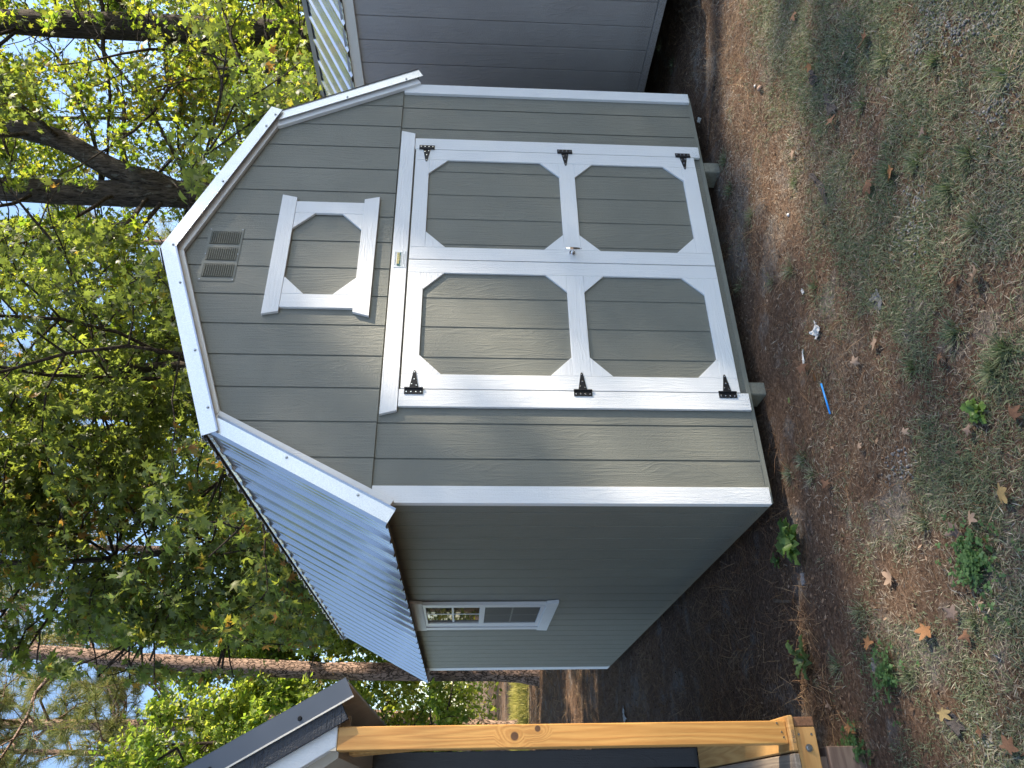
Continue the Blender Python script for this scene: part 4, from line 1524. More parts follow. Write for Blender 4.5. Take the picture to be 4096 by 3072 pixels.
# pines
px, py = heading(2690, 17.8)
pine_tree("tall pine with flaky pinkish bark standing behind the sage shed's far corner",
          [(px, py, GB, 0.20), (*heading(2680, 17.8), 4.0, 0.188), (*heading(2640, 17.8), 8.0, 0.172), (*heading(2590, 17.8), 11.5, 0.15), (*heading(2585, 17.8), 17.0, 0.10)],
          M['bark_pine'], M['needle'], 21, limbs=14, zlo=9.2, zhi=16.5, length=3.2)
for i, (Y, dist, r, lab, zl) in enumerate(((1682, 27, 0.16, "slender sunlit pine trunk high above the roof's upper left slope", 10.5), (2190, 28, 0.17, "distant pine with open top over the middle of the left roof slope", 9.5),
                                           (2868, 24, 0.20, "crooked pine with bare hooked branches above the porch shed roof", 8.5), (2985, 30, 0.17, "yellowish pine with twiggy crown at the far left above the porch shed", 6.0), (1000, 30, 0.17, "far pine showing between the forked trunk and the vented gable", 8.0))):
    x, y = heading(Y, dist)
    x0_, y0_ = heading(Y + 62, dist) if i == 2 else (x, y)
    pine_tree(lab, [(x0_, y0_, GB, r * 1.15), (x + 0.1, y, 5, r), (x - 0.1, y, 10, r * 0.85), (x + 0.15, y, 20, r * 0.35)], M['bark_pine'], M['needle'], 30 + i,
              limbs=30 if i in (2, 3) else 18, zlo=zl, zhi=19.5, length=3.8, clumps=7, per=62 if i in (2, 3) else 40, nlen=0.34)
# understorey trees with small leaves
for i, (Y, dist, h, lab, mat, ln, sh) in enumerate((
        (2960, 18.6, 8.6, "light green leafy young tree above the porch shed's dark roof edge", 'laurel', 2.4, 'oval'),
        (2560, 22.0, 9.0, "pale leafy young tree behind the flaky pine trunk", 'laurel', 2.6, 'oval'),
        (2420, 20.5, 7.5, "bushy green young tree behind the far end of the silver roof", 'oval', 2.6, 'oval'),
        (2120, 15.0, 6.4, "bushy yellow-green tree behind the middle of the left roof slope", 'oval', 2.8, 'oval'),
        (3060, 20.0, 9.0, "olive green young tree at the left edge behind the porch shed", 'oval', 2.6, 'oval'),
        (1750, 19.0, 11.0, "broad yellow-green tree behind the dark sweetgum leaves over the gable", 'oval', 3.4, 'oval'),
        (1150, 20.0, 12.5, "tall yellow-green tree between the forked trunk and the gable peak", 'oval', 3.6, 'oval'),
        (520, 19.5, 13.0, "yellow-lit tree between the forked trunk and the dark trunk", 'oval', 3.6, 'oval'),
        (40, 18.3, 12.0, "yellow-lit tree at the right edge above the slate grey shed", 'oval', 3.4, 'oval'))):
    x, y = heading(Y, dist)
    broad_tree(lab, [(x, y, GB, 0.10), (x + 0.1, y, h * 0.4, 0.08), (x, y + 0.1, h, 0.02)], M['bark_dark'], M[mat],
               dict(count=24, zlo=0.9, zhi=h - 0.4, length=ln, subs=7, twigs=5, twig_len=0.45, droop=0.15, rise0=0.35, r0=0.03), 50 + i,
               shape=kite_leaf(), size=0.11 if dist < 18.5 else 0.15, per=24, name="young_tree")
# woods that close the view
def woods():
    rg = np.random.default_rng(99)
    n = 14000
    b = np.radians(rg.uniform(-22, 88, n))
    dist = rg.uniform(34, 58, n)
    x, y = CAM_POS[0] + np.sin(b) * dist, CAM_POS[1] + np.cos(b) * dist
    hmax = 9 + 9 * vnoise(np.degrees(b) * 0.35 + 50, dist * 0.12)
    z = rg.random(n) ** 0.85 * hmax
    z = np.where(rg.random(n) < 0.42, rg.random(n) * 3.6, z)
    per = 7
    C = np.repeat(np.stack([x, y, z], 1), per, 0) + rg.standard_normal((n * per, 3)) * np.array([0.55, 0.55, 0.45])
    P, Nn, Tt = C, rg.standard_normal((n * per, 3)) + np.array([0, 0, 0.4]), rg.standard_normal((n * per, 3))
    parts = [scatter(kite_leaf(), P, Nn, Tt, 0.26 * (0.6 + 0.8 * rg.random(n * per)))]
    o = link("woods", np_mesh("woods", *join(parts)), M['woods'])
    props(o, "dense leafy woods closing the view behind the sheds", "woods", kind="stuff")
    tb = []
    for k in range(90):
        a = math.radians(rg.uniform(-22, 88))
        d = rg.uniform(36, 58)
        if 4 < math.degrees(a) < 12:
            continue
        x, y = CAM_POS[0] + math.sin(a) * d, CAM_POS[1] + math.cos(a) * d
        r = rg.uniform(0.1, 0.22)
        tb.append(tube([(x, y, -0.4), (x + rg.normal() * 0.2, y, 7), (x + rg.normal() * 0.4, y, 15)], [r * 1.2, r, r * 0.5], 7))
    link("trunks", np_mesh("trunks", *join(tb)), M['bark_dark'], o)["kind"] = "stuff"


woods()

# trees on the sunny side, out of frame, that throw the dappled shade
SV = np.array(SUN)


def shade_keep(P, rg):
    """thin the crown where the sunlight reaching the shed front and lawn slips through"""
    t = np.maximum((P[:, 1] - 0.0) / SV[1], 0)
    q = P - SV * t[:, None]                       # where the ray through the leaf meets the shed front
    keep = np.ones(len(P))
    for (x, z, rx2, rz2, dens) in HOLES_WALL:
        keep = np.minimum(keep, np.where(((q[:, 0] - x) / rx2) ** 2 + ((q[:, 2] - z) / rz2) ** 2 < 1, dens, 1.0))
    t = (P[:, 2] + 0.1) / SV[2]
    q = P - SV * t[:, None]
    for (x, y, rx2, ry2, dens) in HOLES_LAWN:
        keep = np.minimum(keep, np.where((((q[:, 0] - x) / rx2) ** 2 + ((q[:, 1] - y) / ry2) ** 2 < 1) & (q[:, 1] < 0.4), dens, 1.0))
    return rg.random(len(P)) < keep


HOLES_WALL = [(1.5, 1.3, 2.2, 2.3, 0.75), (0.36, 0.52, 0.50, 0.72, 0.0), (0.98, 1.50, 0.50, 0.50, 0.02), (1.1, 1.97, 0.6, 0.28, 0.05), (1.35, 2.15, 0.35, 0.25, 0.1), (2.75, 0.35, 0.35, 0.5, 0.25), (-1.05, 1.2, 0.45, 1.6, 0.0)]
HOLES_LAWN = [(1.2, -1.35, 3.4, 1.2, 0.30), (2.7, -0.60, 1.3, 0.48, 0.0), (3.3, -0.25, 0.6, 0.35, 0.0), (1.5, -0.55, 0.40, 0.16, 0.1), (0.15, -0.65, 0.5, 0.13, 0.2), (0.9, -0.75, 0.35, 0.14, 0.1), (-0.62, -0.62, 0.34, 0.24, 0.05), (-0.95, -0.95, 0.26, 0.2, 0.1), (-0.3, -0.3, 0.4, 0.14, 0.3)]
for i, (x, y, h, ln, n_, lab) in enumerate(((24.0, -9.5, 27.0, 6.5, 26, "tall shade tree on the sunny side of the sheds, nearest the lawn"), (29.5, -15.5, 28.0, 6.5, 24, "tall shade tree on the sunny side of the sheds, beyond the nearest"))):
    broad_tree(lab, [(x, y, GB, 0.30), (x, y, 8, 0.24), (x, y, h, 0.05)], M['bark_gum'], M['gum'],
               dict(SPEC_GUM, count=n_, zlo=7.0, zhi=h - 0.5, length=ln, subs=9, twigs=6, r0=0.04), 200 + i, shape=kite_leaf(), per=34, size=0.23, keep=shade_keep, leaf_kw=dict(spread=1.15))



# ------------------------------------------------------------------ lawn, straw and litter
def at_photo(X, Y):
    z = -0.1
    for _ in range(3):
        x, y = on_ground(X, Y, z)
        z = float(ground_z(x, y))
    return x, y, z


def smooth01(a, lo, hi):
    t = np.clip((a - lo) / (hi - lo), 0, 1)
    return t * t * (3 - 2 * t)


def sample_area(n, x0, x1, y0, y1, dens, rg):
    x, y = rg.uniform(x0, x1, n), rg.uniform(y0, y1, n)
    k = rg.random(n) < dens(x, y)
    return x[k], y[k]


def in_frame(x, y, margin=0.06):
    P = np.stack([x, y, np.full_like(x, -0.1)], 1)
    u, v, d = view_uv(P)
    return (np.abs(u) < 0.52 + margin) & (np.abs(v) < 0.693 + margin) & (d > 0.3)


def blade():
    v = [(-0.5, 0, 0), (0.5, 0, 0), (-0.42, 0.45, 0.07), (0.42, 0.45, 0.07), (0, 1, 0.0)]
    return np.array(v, np.float32), np.array([(0, 1, 3), (0, 3, 2), (2, 3, 4)], np.int32)


def blades(x, y, length, width, lean, rg, heading_=None, lift=0.0):
    """lean 0 = upright, 1 = lying flat"""
    n = len(x)
    a = rg.uniform(0, 2 * math.pi, n) if heading_ is None else heading_
    h = np.stack([np.cos(a), np.sin(a), np.zeros(n)], 1)
    ln = np.clip(lean, 0, 1)[:, None]
    tip = h * ln + np.array([0, 0, 1.0]) * (1 - ln) + 0.10 * rg.standard_normal((n, 3)) * np.array([1, 1, 0.5])
    nrm = np.array([0, 0, 1.0]) * ln - h * (1 - ln) * 0.8 + 0.3 * rg.standard_normal((n, 3))
    Fm = frame_from(nrm, tip)
    bv, bt = blade()
    B = np.repeat(bv[None], n, 0).copy()
    B[:, :, 0] *= (width)[:, None]
    B[:, :, 1] *= (length)[:, None]
    B[:, :, 2] *= (length)[:, None]
    P = np.stack([x, y, ground_z(x, y) + lift], 1)
    V = np.einsum('nij,nvj->nvi', Fm, B) + P[:, None, :]
    T = bt[None] + (np.arange(n) * len(bv))[:, None, None]
    return V.reshape(-1, 3), T.reshape(-1, 3)


def green_density(x, y):
    n1 = fbm(x * 1.7 + 31, y * 2.2 + 11, 3)
    n2 = fbm(x * 6 + 3, y * 6 + 41, 2)
    near = smooth01(-y, 0.45, 1.35)
    g = smooth01(n1 + 0.35 * (n2 - 0.5), 0.56 - 0.20 * near, 0.68 - 0.16 * near)
    side = smooth01(0.1 - x, 0.0, 0.9) * smooth01(-y, -0.05, 0.6)
    g = np.maximum(g, 0.75 * side * smooth01(n2, 0.42, 0.62))
    lawn = smooth01(-y, 0.72, 1.25) * (0.12 + 0.88 * smooth01(n1, 0.33, 0.48)) * (0.45 + 0.55 * smooth01(n2, 0.40, 0.56))
    return np.clip((0.6 * g * (0.10 + 0.90 * near) + 0.25 * side * g) * smooth01(n2, 0.36, 0.60) + lawn, 0, 1)


M['grass'] = leaf_mat("grass_blade", [(0.0, (0.085, 0.112, 0.062)), (0.55, (0.15, 0.178, 0.10)), (0.85, (0.24, 0.245, 0.16)), (1.0, (0.36, 0.33, 0.25))],
                      [(0.0, (0.10, 0.17, 0.04)), (0.7, (0.20, 0.27, 0.07)), (1.0, (0.30, 0.26, 0.14))], trans_mix=0.25, rough=0.6, spec=0.25, clump=(1.1, 0.0))
M['thatch'] = leaf_mat("dry_thatch", [(0.0, (0.13, 0.105, 0.08)), (0.5, (0.255, 0.21, 0.16)), (0.9, (0.35, 0.30, 0.235)), (1.0, (0.42, 0.38, 0.32))],
                       [(0.0, (0.2, 0.15, 0.1)), (1.0, (0.4, 0.32, 0.22))], trans_mix=0.15, rough=0.8, spec=0.1, clump=(1.6, -0.05))
M['straw'] = leaf_mat("pine_straw", [(0.0, (0.12, 0.065, 0.038)), (0.6, (0.22, 0.125, 0.068)), (1.0, (0.36, 0.24, 0.135))],
                      [(0.0, (0.2, 0.1, 0.05)), (1.0, (0.4, 0.25, 0.1))], trans_mix=0.1, rough=0.65, spec=0.2, clump=(1.0, 0.0))
M['litter'] = leaf_mat("leaf_litter", [(0.0, (0.07, 0.045, 0.032)), (0.6, (0.18, 0.115, 0.075)), (1.0, (0.33, 0.23, 0.16))],
                       [(0.0, (0.1, 0.06, 0.04)), (1.0, (0.2, 0.12, 0.06))], trans_mix=0.1, rough=0.85, spec=0.1, clump=(1.2, -0.05))

rg = np.random.default_rng(5)
# dry thatch lying flat over the lawn
x, y = sample_area(330000, -2.2, 3.6, -2.9, 0.3, lambda x, y: (0.10 + 0.90 * smooth01(-y, 0.45, 1.0)) * (0.25 + 0.75 * smooth01(fbm(x * 2.3, y * 2.3, 3), 0.42, 0.58)), rg)
xb_, yb_ = sample_area(46000, 1.3, 4.4, -1.05, 0.05, lambda x, y: 0.25 + 0.75 * smooth01(fbm(x * 2.6 + 9, y * 3.4, 3), 0.42, 0.56), rg)
xc_, yc_ = sample_area(22000, -1.0, 1.4, -0.95, -0.2, lambda x, y: 0.15 + 0.5 * smooth01(fbm(x * 2.6 + 19, y * 3.4, 3), 0.45, 0.58), rg)
x, y = np.concatenate([x, xb_, xc_]), np.concatenate([y, yb_, yc_])
k = in_frame(x, y)
x, y = x[k], y[k]
n = len(x)
P = np.stack([x, y, ground_z(x, y) + 0.002 + 0.006 * rg.random(n)], 1)
kv, kt = kite_leaf()
kv = kv.copy()
kv[:, 0] *= 0.15
kv[:, 2] = 0
tt = rg.standard_normal((n, 3)) * np.array([1, 1, 0.22])
th = scatter((kv, kt), P, np.array([0, 0, 1.0]) + 0.5 * rg.standard_normal((n, 3)), tt, 0.008 + 0.032 * rg.random(n) ** 2.0)
o = link("dry_grass", np_mesh("dry_grass", *th), M['thatch'])
props(o, "matted dry grass over the bare soil in front of the shed", "dry grass", kind="stuff")
# live grass in loose tufts
tx_, ty_ = sample_area(130000, -2.2, 3.6, -2.9, 0.25, green_density, rg)
k = in_frame(tx_, ty_)
tx_, ty_ = tx_[k], ty_[k]
tx_, ty_ = tx_[:30000], ty_[:30000]
per = 5
x = np.repeat(tx_, per) + 0.014 * rg.standard_normal(len(tx_) * per)
y = np.repeat(ty_, per) + 0.014 * rg.standard_normal(len(tx_) * per)
n = len(x)
gr = blades(x, y, rg.uniform(0.012, 0.034, n) * (0.55 + 0.9 * np.repeat(rg.random(len(tx_)) ** 2, per)), rg.uniform(0.0015, 0.0032, n), rg.uniform(0.45, 1.0, n), rg, lift=0.003)
# a few stronger tufts placed as in the photo
tufts = [(2895, 1180, 90, 0.11), (2960, 1150, 60, 0.09), (2640, 190, 120, 0.10), (2690, 260, 80, 0.09), (2900, 640, 150, 0.09), (2920, 760, 150, 0.085), (3010, 860, 120, 0.09), (3180, 730, 120, 0.08),
         (3215, 1840, 160, 0.085), (3250, 1900, 160, 0.085), (3160, 1900, 120, 0.08), (3560, 690, 160, 0.10), (3670, 650, 160, 0.10), (3740, 240, 160, 0.10), (3540, 230, 160, 0.10), (3450, 420, 140, 0.08),
         (4020, 1400, 220, 0.10), (3980, 1480, 200, 0.10), (3650, 1470, 160, 0.07), (3820, 1330, 200, 0.09), (3700, 2090, 160, 0.08), (3560, 2680, 160, 0.085), (3640, 2700, 160, 0.085), (3350, 2660, 120, 0.08),
         (3440, 2440, 90, 0.08), (3260, 1150, 90, 0.08), (3090, 1130, 70, 0.08), (3160, 1080, 120, 0.09), (3900, 2480, 120, 0.08), (3800, 760, 180, 0.10), (3900, 900, 200, 0.10), (3880, 620, 180, 0.1), (4020, 300, 160, 0.1)]
parts = [gr]
for X, Y, c, ln in tufts:
    px_, py_, _ = at_photo(X, Y)
    r_ = np.abs(rg.standard_normal(c)) * 0.035
    a_ = rg.uniform(0, 2 * math.pi, c)
    bx_, by_ = px_ + r_ * np.cos(a_), py_ + r_ * np.sin(a_)
    parts.append(blades(bx_, by_, 0.6 * ln * rg.uniform(0.5, 1.1, c), rg.uniform(0.002, 0.0038, c), np.clip(0.30 + r_ * 9 + 0.15 * rg.standard_normal(c), 0.1, 0.95), rg, heading_=a_ + 0.5 * rg.standard_normal(c)))
o = link("grass", np_mesh("grass", *join(parts)), M['grass'])
props(o, "patchy green grass in front of the shed", "grass", kind="stuff")
# lawn in the sunny clearing beyond
x, y = sample_area(20000, -3, 6, 16.8, 25, lambda x, y: 0.2 + 0.8 * (fbm(x, y, 2) > 0.45), rg)
n = len(x)
cl = blades(x, y, rg.uniform(0.12, 0.30, n), rg.uniform(0.012, 0.022, n), rg.uniform(0.1, 0.7, n), rg)
M['meadow'] = leaf_mat("clearing_grass", [(0.0, (0.18, 0.18, 0.04)), (1.0, (0.34, 0.29, 0.10))], [(0.0, (0.35, 0.38, 0.06)), (1.0, (0.55, 0.48, 0.14))], trans_mix=0.35, rough=0.6, spec=0.2)
o = link("meadow_grass", np_mesh("meadow_grass", *cl), M['meadow'])
props(o, "sunlit yellow-green grass in the clearing beyond the sheds", "grass", kind="stuff")


# pine straw
def straw(x, y, rg, ln=(0.09, 0.19), w=0.0013, lift=0.006):
    n = len(x)
    return blades(x, y, rg.uniform(*ln, n), np.full(n, w) * rg.uniform(0.8, 1.3, n), rg.uniform(0.93, 1.0, n), rg, lift=lift * rg.random(n))


x1, y1 = sample_area(16000, -2.0, 4.2, -2.8, 0.2, lambda x, y: smooth01(fbm(x * 1.4 + 7, y * 1.4, 3), 0.42, 0.62) * (0.15 + 0.35 * (y > -0.95)), rg)
x2, y2 = sample_area(26000, -1.0, 0.6, 0.0, 9, lambda x, y: 0.4 + 0.6 * (fbm(x * 1.5, y * 1.5, 3) > 0.48), rg)
x3, y3 = sample_area(9000, 1.5, 4.6, -0.7, 1.5, lambda x, y: 0.6 + 0 * x, rg)
x4, y4 = sample_area(9000, -1.5, 3.0, 9, 16, lambda x, y: 0.7 + 0 * x, rg)
p4 = straw(x4, y4, rg, (0.15, 0.3), 0.006)
x, y = np.concatenate([x1, x3]), np.concatenate([y1, y3])
k, k2 = in_frame(x, y, 0.1), in_frame(x2, y2, 0.1)
o = link("pine_straw", np_mesh("pine_straw", *join([straw(x[k], y[k], rg), straw(x2[k2], y2[k2], rg, w=0.0022), p4])), M['straw'])
props(o, "rust-coloured pine straw strewn over the ground", "pine straw", kind="stuff")
# crumbled leaf litter and bark chips
x1, y1 = sample_area(26000, -1.0, 0.4, -0.2, 9, lambda x, y: 0.3 + 0.6 * (fbm(x * 2, y * 2, 3) > 0.48), rg)
x2, y2 = sample_area(14000, -2, 4.4, -0.95, 0.4, lambda x, y: 0.3 + 0.5 * (fbm(x * 2, y * 2, 3) > 0.5), rg)
x3, y3 = sample_area(5000, -2, 3.5, -2.6, -0.9, lambda x, y: 0.35 + 0 * x, rg)
x, y = np.concatenate([x1, x2, x3]), np.concatenate([y1, y2, y3])
k = in_frame(x, y, 0.1)
x, y = x[k], y[k]
n = len(x)
P = np.stack([x, y, ground_z(x, y) + 0.003], 1)
lt = scatter(kite_leaf(), P, np.array([0, 0, 1.0]) + 0.45 * rg.standard_normal((n, 3)), rg.standard_normal((n, 3)) * np.array([1, 1, 0.2]), 0.006 + 0.022 * rg.random(n) ** 3)
o = link("leaf_litter", np_mesh("leaf_litter", *lt), M['litter'])
props(o, "crumbled brown leaf litter and bark crumbs on bare soil", "leaf litter", kind="stuff")


# gravel patch showing through the grass
def pebble_mesh(seed):
    bm = bmesh.new()
    bmesh.ops.create_icosphere(bm, subdivisions=1, radius=1.0)
    r_ = random.Random(seed)
    for v in bm.verts:
        v.co *= 0.75 + 0.5 * r_.random()
        v.co.z *= 0.6
    me = bpy.data.meshes.new("pebble")
    bm.to_mesh(me)
    bm.free()
    return me


pm = pebble_mesh(3)
pv = np.array([v.co[:] for v in pm.vertices], np.float32)
pt = np.array([p.vertices[:] for p in pm.polygons], np.int32)
bpy.data.meshes.remove(pm)
gxs, gys = [], []
for X, Y, c, s_ in ((3740, 60, 150, 0.055), (3700, 160, 120, 0.05), (3830, 110, 100, 0.045), (3990, 60, 110, 0.05), (3970, 450, 90, 0.05), (4040, 270, 60, 0.035), (3640, 880, 90, 0.06), (3640, 960, 90, 0.06), (3600, 1870, 80, 0.05), (3960, 2960, 60, 0.05)):
    px_, py_, _ = at_photo(X, Y)
    gxs.append(px_ + s_ * rg.standard_normal(c))
    gys.append(py_ + s_ * rg.standard_normal(c))
x, y = np.concatenate(gxs), np.concatenate(gys)
n = len(x)
P = np.stack([x, y, ground_z(x, y) + 0.002], 1)
gv = scatter((pv, pt), P, np.array([0, 0, 1.0]) + 0.4 * rg.standard_normal((n, 3)), rg.standard_normal((n, 3)), 0.0035 + 0.0045 * rg.random(n))
M['gravel'] = leaf_mat("gravel_stone", [(0.0, (0.09, 0.085, 0.082)), (1.0, (0.22, 0.21, 0.205))], [(0, (0, 0, 0)), (1, (0, 0, 0))], trans_mix=0.0, rough=0.9, spec=0.2)
o = link("gravel", np_mesh("gravel", *gv), M['gravel'])
props(o, "small grey gravel showing through the grass", "gravel", kind="stuff")


# ------------------------------------------------------------------ single fallen leaves
def dead_leaf_mesh(seed):
    r_ = random.Random(seed)
    out = []
    for i, (a, r) in enumerate(((-120, 0.60), (-60, 0.9), (0, 1.0), (60, 0.9), (120, 0.60))):
        r *= r_.uniform(0.88, 1.08)
        a += r_.uniform(-5, 5)
        out += [(a - 21, r * 0.60), (a - 11, r * 0.80), (a, r), (a + 11, r * 0.80), (a + 21, r * 0.60)]
        if i < 4:
            out.append((a + 30, 0.46 * r_.uniform(0.85, 1.15)))
    out.append((180, 0.16))
    c1, c2, ph = r_.uniform(-0.55, 0.55), r_.uniform(0.1, 0.5), r_.uniform(0, 6.28)
    V = [(0, 0, 0.0)]
    n = len(out)
    for f in (0.55, 1.0):
        for a, r in out:
            t = math.radians(a)
            rr = r * f
            V.append((math.sin(t) * rr, math.cos(t) * rr, c1 * rr * rr * abs(math.sin(t)) + c2 * rr * rr * math.sin(2 * t + ph) * 0.6 + 0.12 * rr ** 3 * math.sin(5 * t + ph)))
    F = [(0, 1 + (i + 1) % n, 1 + i) for i in range(n)]
    for i in range(n):
        j = (i + 1) % n
        F += [(1 + i, 1 + j, 1 + n + j), (1 + i, 1 + n + j, 1 + n + i)]
    k = len(V)
    # stalk
    V += [(-0.02, -0.12, 0.01), (0.02, -0.12, 0.01), (0.06, -0.75, 0.10), (0.09, -0.75, 0.10)]
    F += [(k, k + 1, k + 3), (k, k + 3, k + 2)]
    return np.array(V, np.float32), np.array(F, np.int32)


def dead_leaf_mat(name, c1, c2):
    m, nt, b = new_mat(name)
    v = coords(nt, (1, 1, 1))
    t = N(nt, "ShaderNodeTexNoise", i_Scale=38.0, i_Detail=6.0, i_Roughness=0.65)
    nt.links.new(v, t.inputs["Vector"])
    r = ramp(nt, [(0.3, c1), (0.65, c2)])
    nt.links.new(t.outputs["Fac"], r.inputs[0])
    nt.links.new(r.outputs[0], b.inputs["Base Color"])
    b.inputs["Roughness"].default_value = 0.75
    b.inputs["Specular IOR Level"].default_value = 0.25
    tr = N(nt, "ShaderNodeBsdfTranslucent")
    nt.links.new(r.outputs[0], tr.inputs[0])
    mx = N(nt, "ShaderNodeMixShader")
    mx.inputs[0].default_value = 0.2
    nt.links.new(b.outputs[0], mx.inputs[1])
    nt.links.new(tr.outputs[0], mx.inputs[2])
    nt.links.new(mx.outputs[0], nt.nodes["Material Output"].inputs["Surface"])
    return m


DL = {'brown': dead_leaf_mat("dead_leaf_brown", (0.09, 0.045, 0.028), (0.21, 0.115, 0.07)), 'orange': dead_leaf_mat("dead_leaf_orange", (0.19, 0.085, 0.038), (0.32, 0.17, 0.08)),
      'tan': dead_leaf_mat("dead_leaf_tan", (0.22, 0.145, 0.10), (0.37, 0.27, 0.20)), 'grey': dead_leaf_mat("dead_leaf_grey_brown", (0.11, 0.075, 0.06), (0.22, 0.165, 0.14)),
      'green': dead_leaf_mat("dead_leaf_green", (0.12, 0.17, 0.05), (0.22, 0.26, 0.09)), 'yellow': dead_leaf_mat("dead_leaf_yellow", (0.25, 0.175, 0.075), (0.38, 0.28, 0.13))}
LEAVES = [  # photo column, row, span in photo pixels, colour, tilt, label
    (3515, 1370, 62, 'tan', 0.15, "pale pinkish star leaf lying flat on grass in front of the white rag"),
    (3779, 1434, 55, 'brown', 0.3, "lone brown star leaf amid green grass, nearer than the pale pinkish star leaf"),
    (3924, 1110, 80, 'tan', 0.6, "curled tan leaf on thick grass, larger of two side by side"),
    (3837, 1126, 45, 'brown', 0.6, "small curled brown leaf beside the larger curled tan leaf"),
    (4030, 1968, 95, 'yellow', 0.35, "large mottled yellow-tan leaf at the near edge of the lawn"),
    (4080, 1660, 70, 'brown', 0.4, "dark brown leaf behind the toothed rosette at the near lawn edge"),
    (3902, 1715, 55, 'grey', 0.3, "grey-brown leaf tucked under the bright green toothed rosette"),
    (3585, 680, 70, 'orange', 0.5, "bright orange pointed leaf upright in sunlight beside a grass tuft"),
    (3498, 735, 70, 'brown', 0.4, "brown and tan star leaf just beside the bright orange leaf"),
    (3473, 160, 85, 'brown', 0.4, "large ragged brown leaf below the slate grey shed, lawn side"),
    (3387, 230, 45, 'tan', 0.6, "small folded tan leaf next to the large ragged brown leaf"),
    (3257, 262, 45, 'orange', 0.4, "rust leaf touching the dark cloth scrap near the slate grey shed"),
    (3347, 475, 52, 'brown', 0.5, "crumpled brown leaf beside the longest dark cloth scrap"),
    (3711, 518, 48, 'grey', 0.3, "grey-brown five-pointed leaf in dry grass before the right door"),
    (3186, 617, 42, 'tan', 0.3, "pale tan leaf on sunlit dirt before the right door hinges"),
    (3297, 872, 45, 'tan', 0.6, "pinkish tan leaf standing on edge on dark mulch before the right door"),
    (3581, 2313, 80, 'tan', 0.35, "large tan and brown star leaf on sunny dry grass left of centre"),
    (3726, 2517, 85, 'orange', 0.3, "large flat orange-brown leaf with pine needles beside it in the sun"),
    (3489, 2573, 60, 'orange', 0.4, "smaller orange-brown leaf behind the large flat orange-brown leaf"),
    (3853, 2122, 80, 'grey', 0.5, "large grey curled leaf beside the clover patch"),
    (3908, 2075, 60, 'tan', 0.5, "tan pointed leaf touching the large grey curled leaf"),
    (3970, 2165, 55, 'orange', 0.6, "orange leaf standing up out of the clover patch"),
    (3893, 2536, 60, 'brown', 0.3, "flat reddish brown leaf half under grass before the porch shed"),
    (3840, 2455, 60, 'grey', 0.5, "dark grey-brown curled leaf between clover patch and porch shed"),
    (3945, 2421, 45, 'tan', 0.3, "small tan lobed leaf on green grass beyond the clover patch"),
    (3837, 2335, 40, 'grey', 0.3, "small dull leaf at the clover patch's far side"),
    (3436, 2832, 48, 'brown', 0.5, "brown leaf near the corner of the porch deck, nearer the shed"),
    (3337, 2820, 42, 'tan', 0.4, "small tan leaf closest to the porch deck corner"),
    (3418, 2906, 60, 'orange', 0.35, "orange-brown leaf right of the timber footing"),
    (4066, 2990, 80, 'brown', 0.4, "brown leaf at the nearest left corner of the lawn"),
    (3800, 2850, 60, 'yellow', 0.7, "folded yellow leaf beside dark plastic scrap"),
    (3948, 2925, 60, 'brown', 0.3, "dull brown leaf on grey soil beyond the dark plastic scrap"),
    (3985, 2590, 45, 'tan', 0.6, "narrow tan leaf half buried in green grass at the near left"),
    (3226, 1468, 50, 'brown', 0.5, "brown leaf on pine straw behind the blue straw, left of the rag"),
    (3276, 1493, 50, 'orange', 0.7, "upright orange leaf at the tip of the blue straw"),
    (3442, 1450, 45, 'tan', 0.5, "curled tan leaf in dry grass nearer than the blue straw's tip"),
    (3174, 1598, 32, 'green', 0.2, "fresh green star leaf on dark mulch before the left door"),
    (3325, 1938, 48, 'brown', 0.5, "brown leaf on bare soil before the sage shed's left corner"),
    (3455, 1783, 38, 'tan', 0.3, "small tan leaf in dry grass nearer than the blue straw's butt end"),
    (3643, 1728, 36, 'tan', 0.6, "thin curled pale leaf on dry grass beside green rosette's far side"),
    (3190, 60, 45, 'brown', 0.5, "brown leaf on dirt at the right edge under the slate grey shed"),
    (2790, 1060, 40, 'orange', 0.5, "orange leaf on dirt close under the right door's lower edge"),
]
for i, (X, Y, span, colr, tilt, lab) in enumerate(LEAVES):
    x, y, z = at_photo(X, Y)
    dist = float(np.dot(np.array([x, y, z]) - CAMV, CAM_R[:, 1]))
    s_ = span * dist / 2955.5 * 0.68
    V, F = dead_leaf_mesh(700 + i)
    o = link("fallen_leaf", np_mesh("fallen_leaf", V, F), DL[colr], smooth=True)
    props(o, lab, "leaf", "leaves fallen on the ground")
    o.scale = (s_, s_, s_)
    o.rotation_euler = (tilt * rnd.uniform(-1, 1), tilt * rnd.uniform(-1, 1), rnd.uniform(0, 6.28))
    mm = o.rotation_euler.to_matrix()
    zs_ = [(mm @ Vector(v))[2] for v in V]
    zs_.sort()
    o.location = (x, y, z + 0.022 - s_ * zs_[len(zs_) // 5])


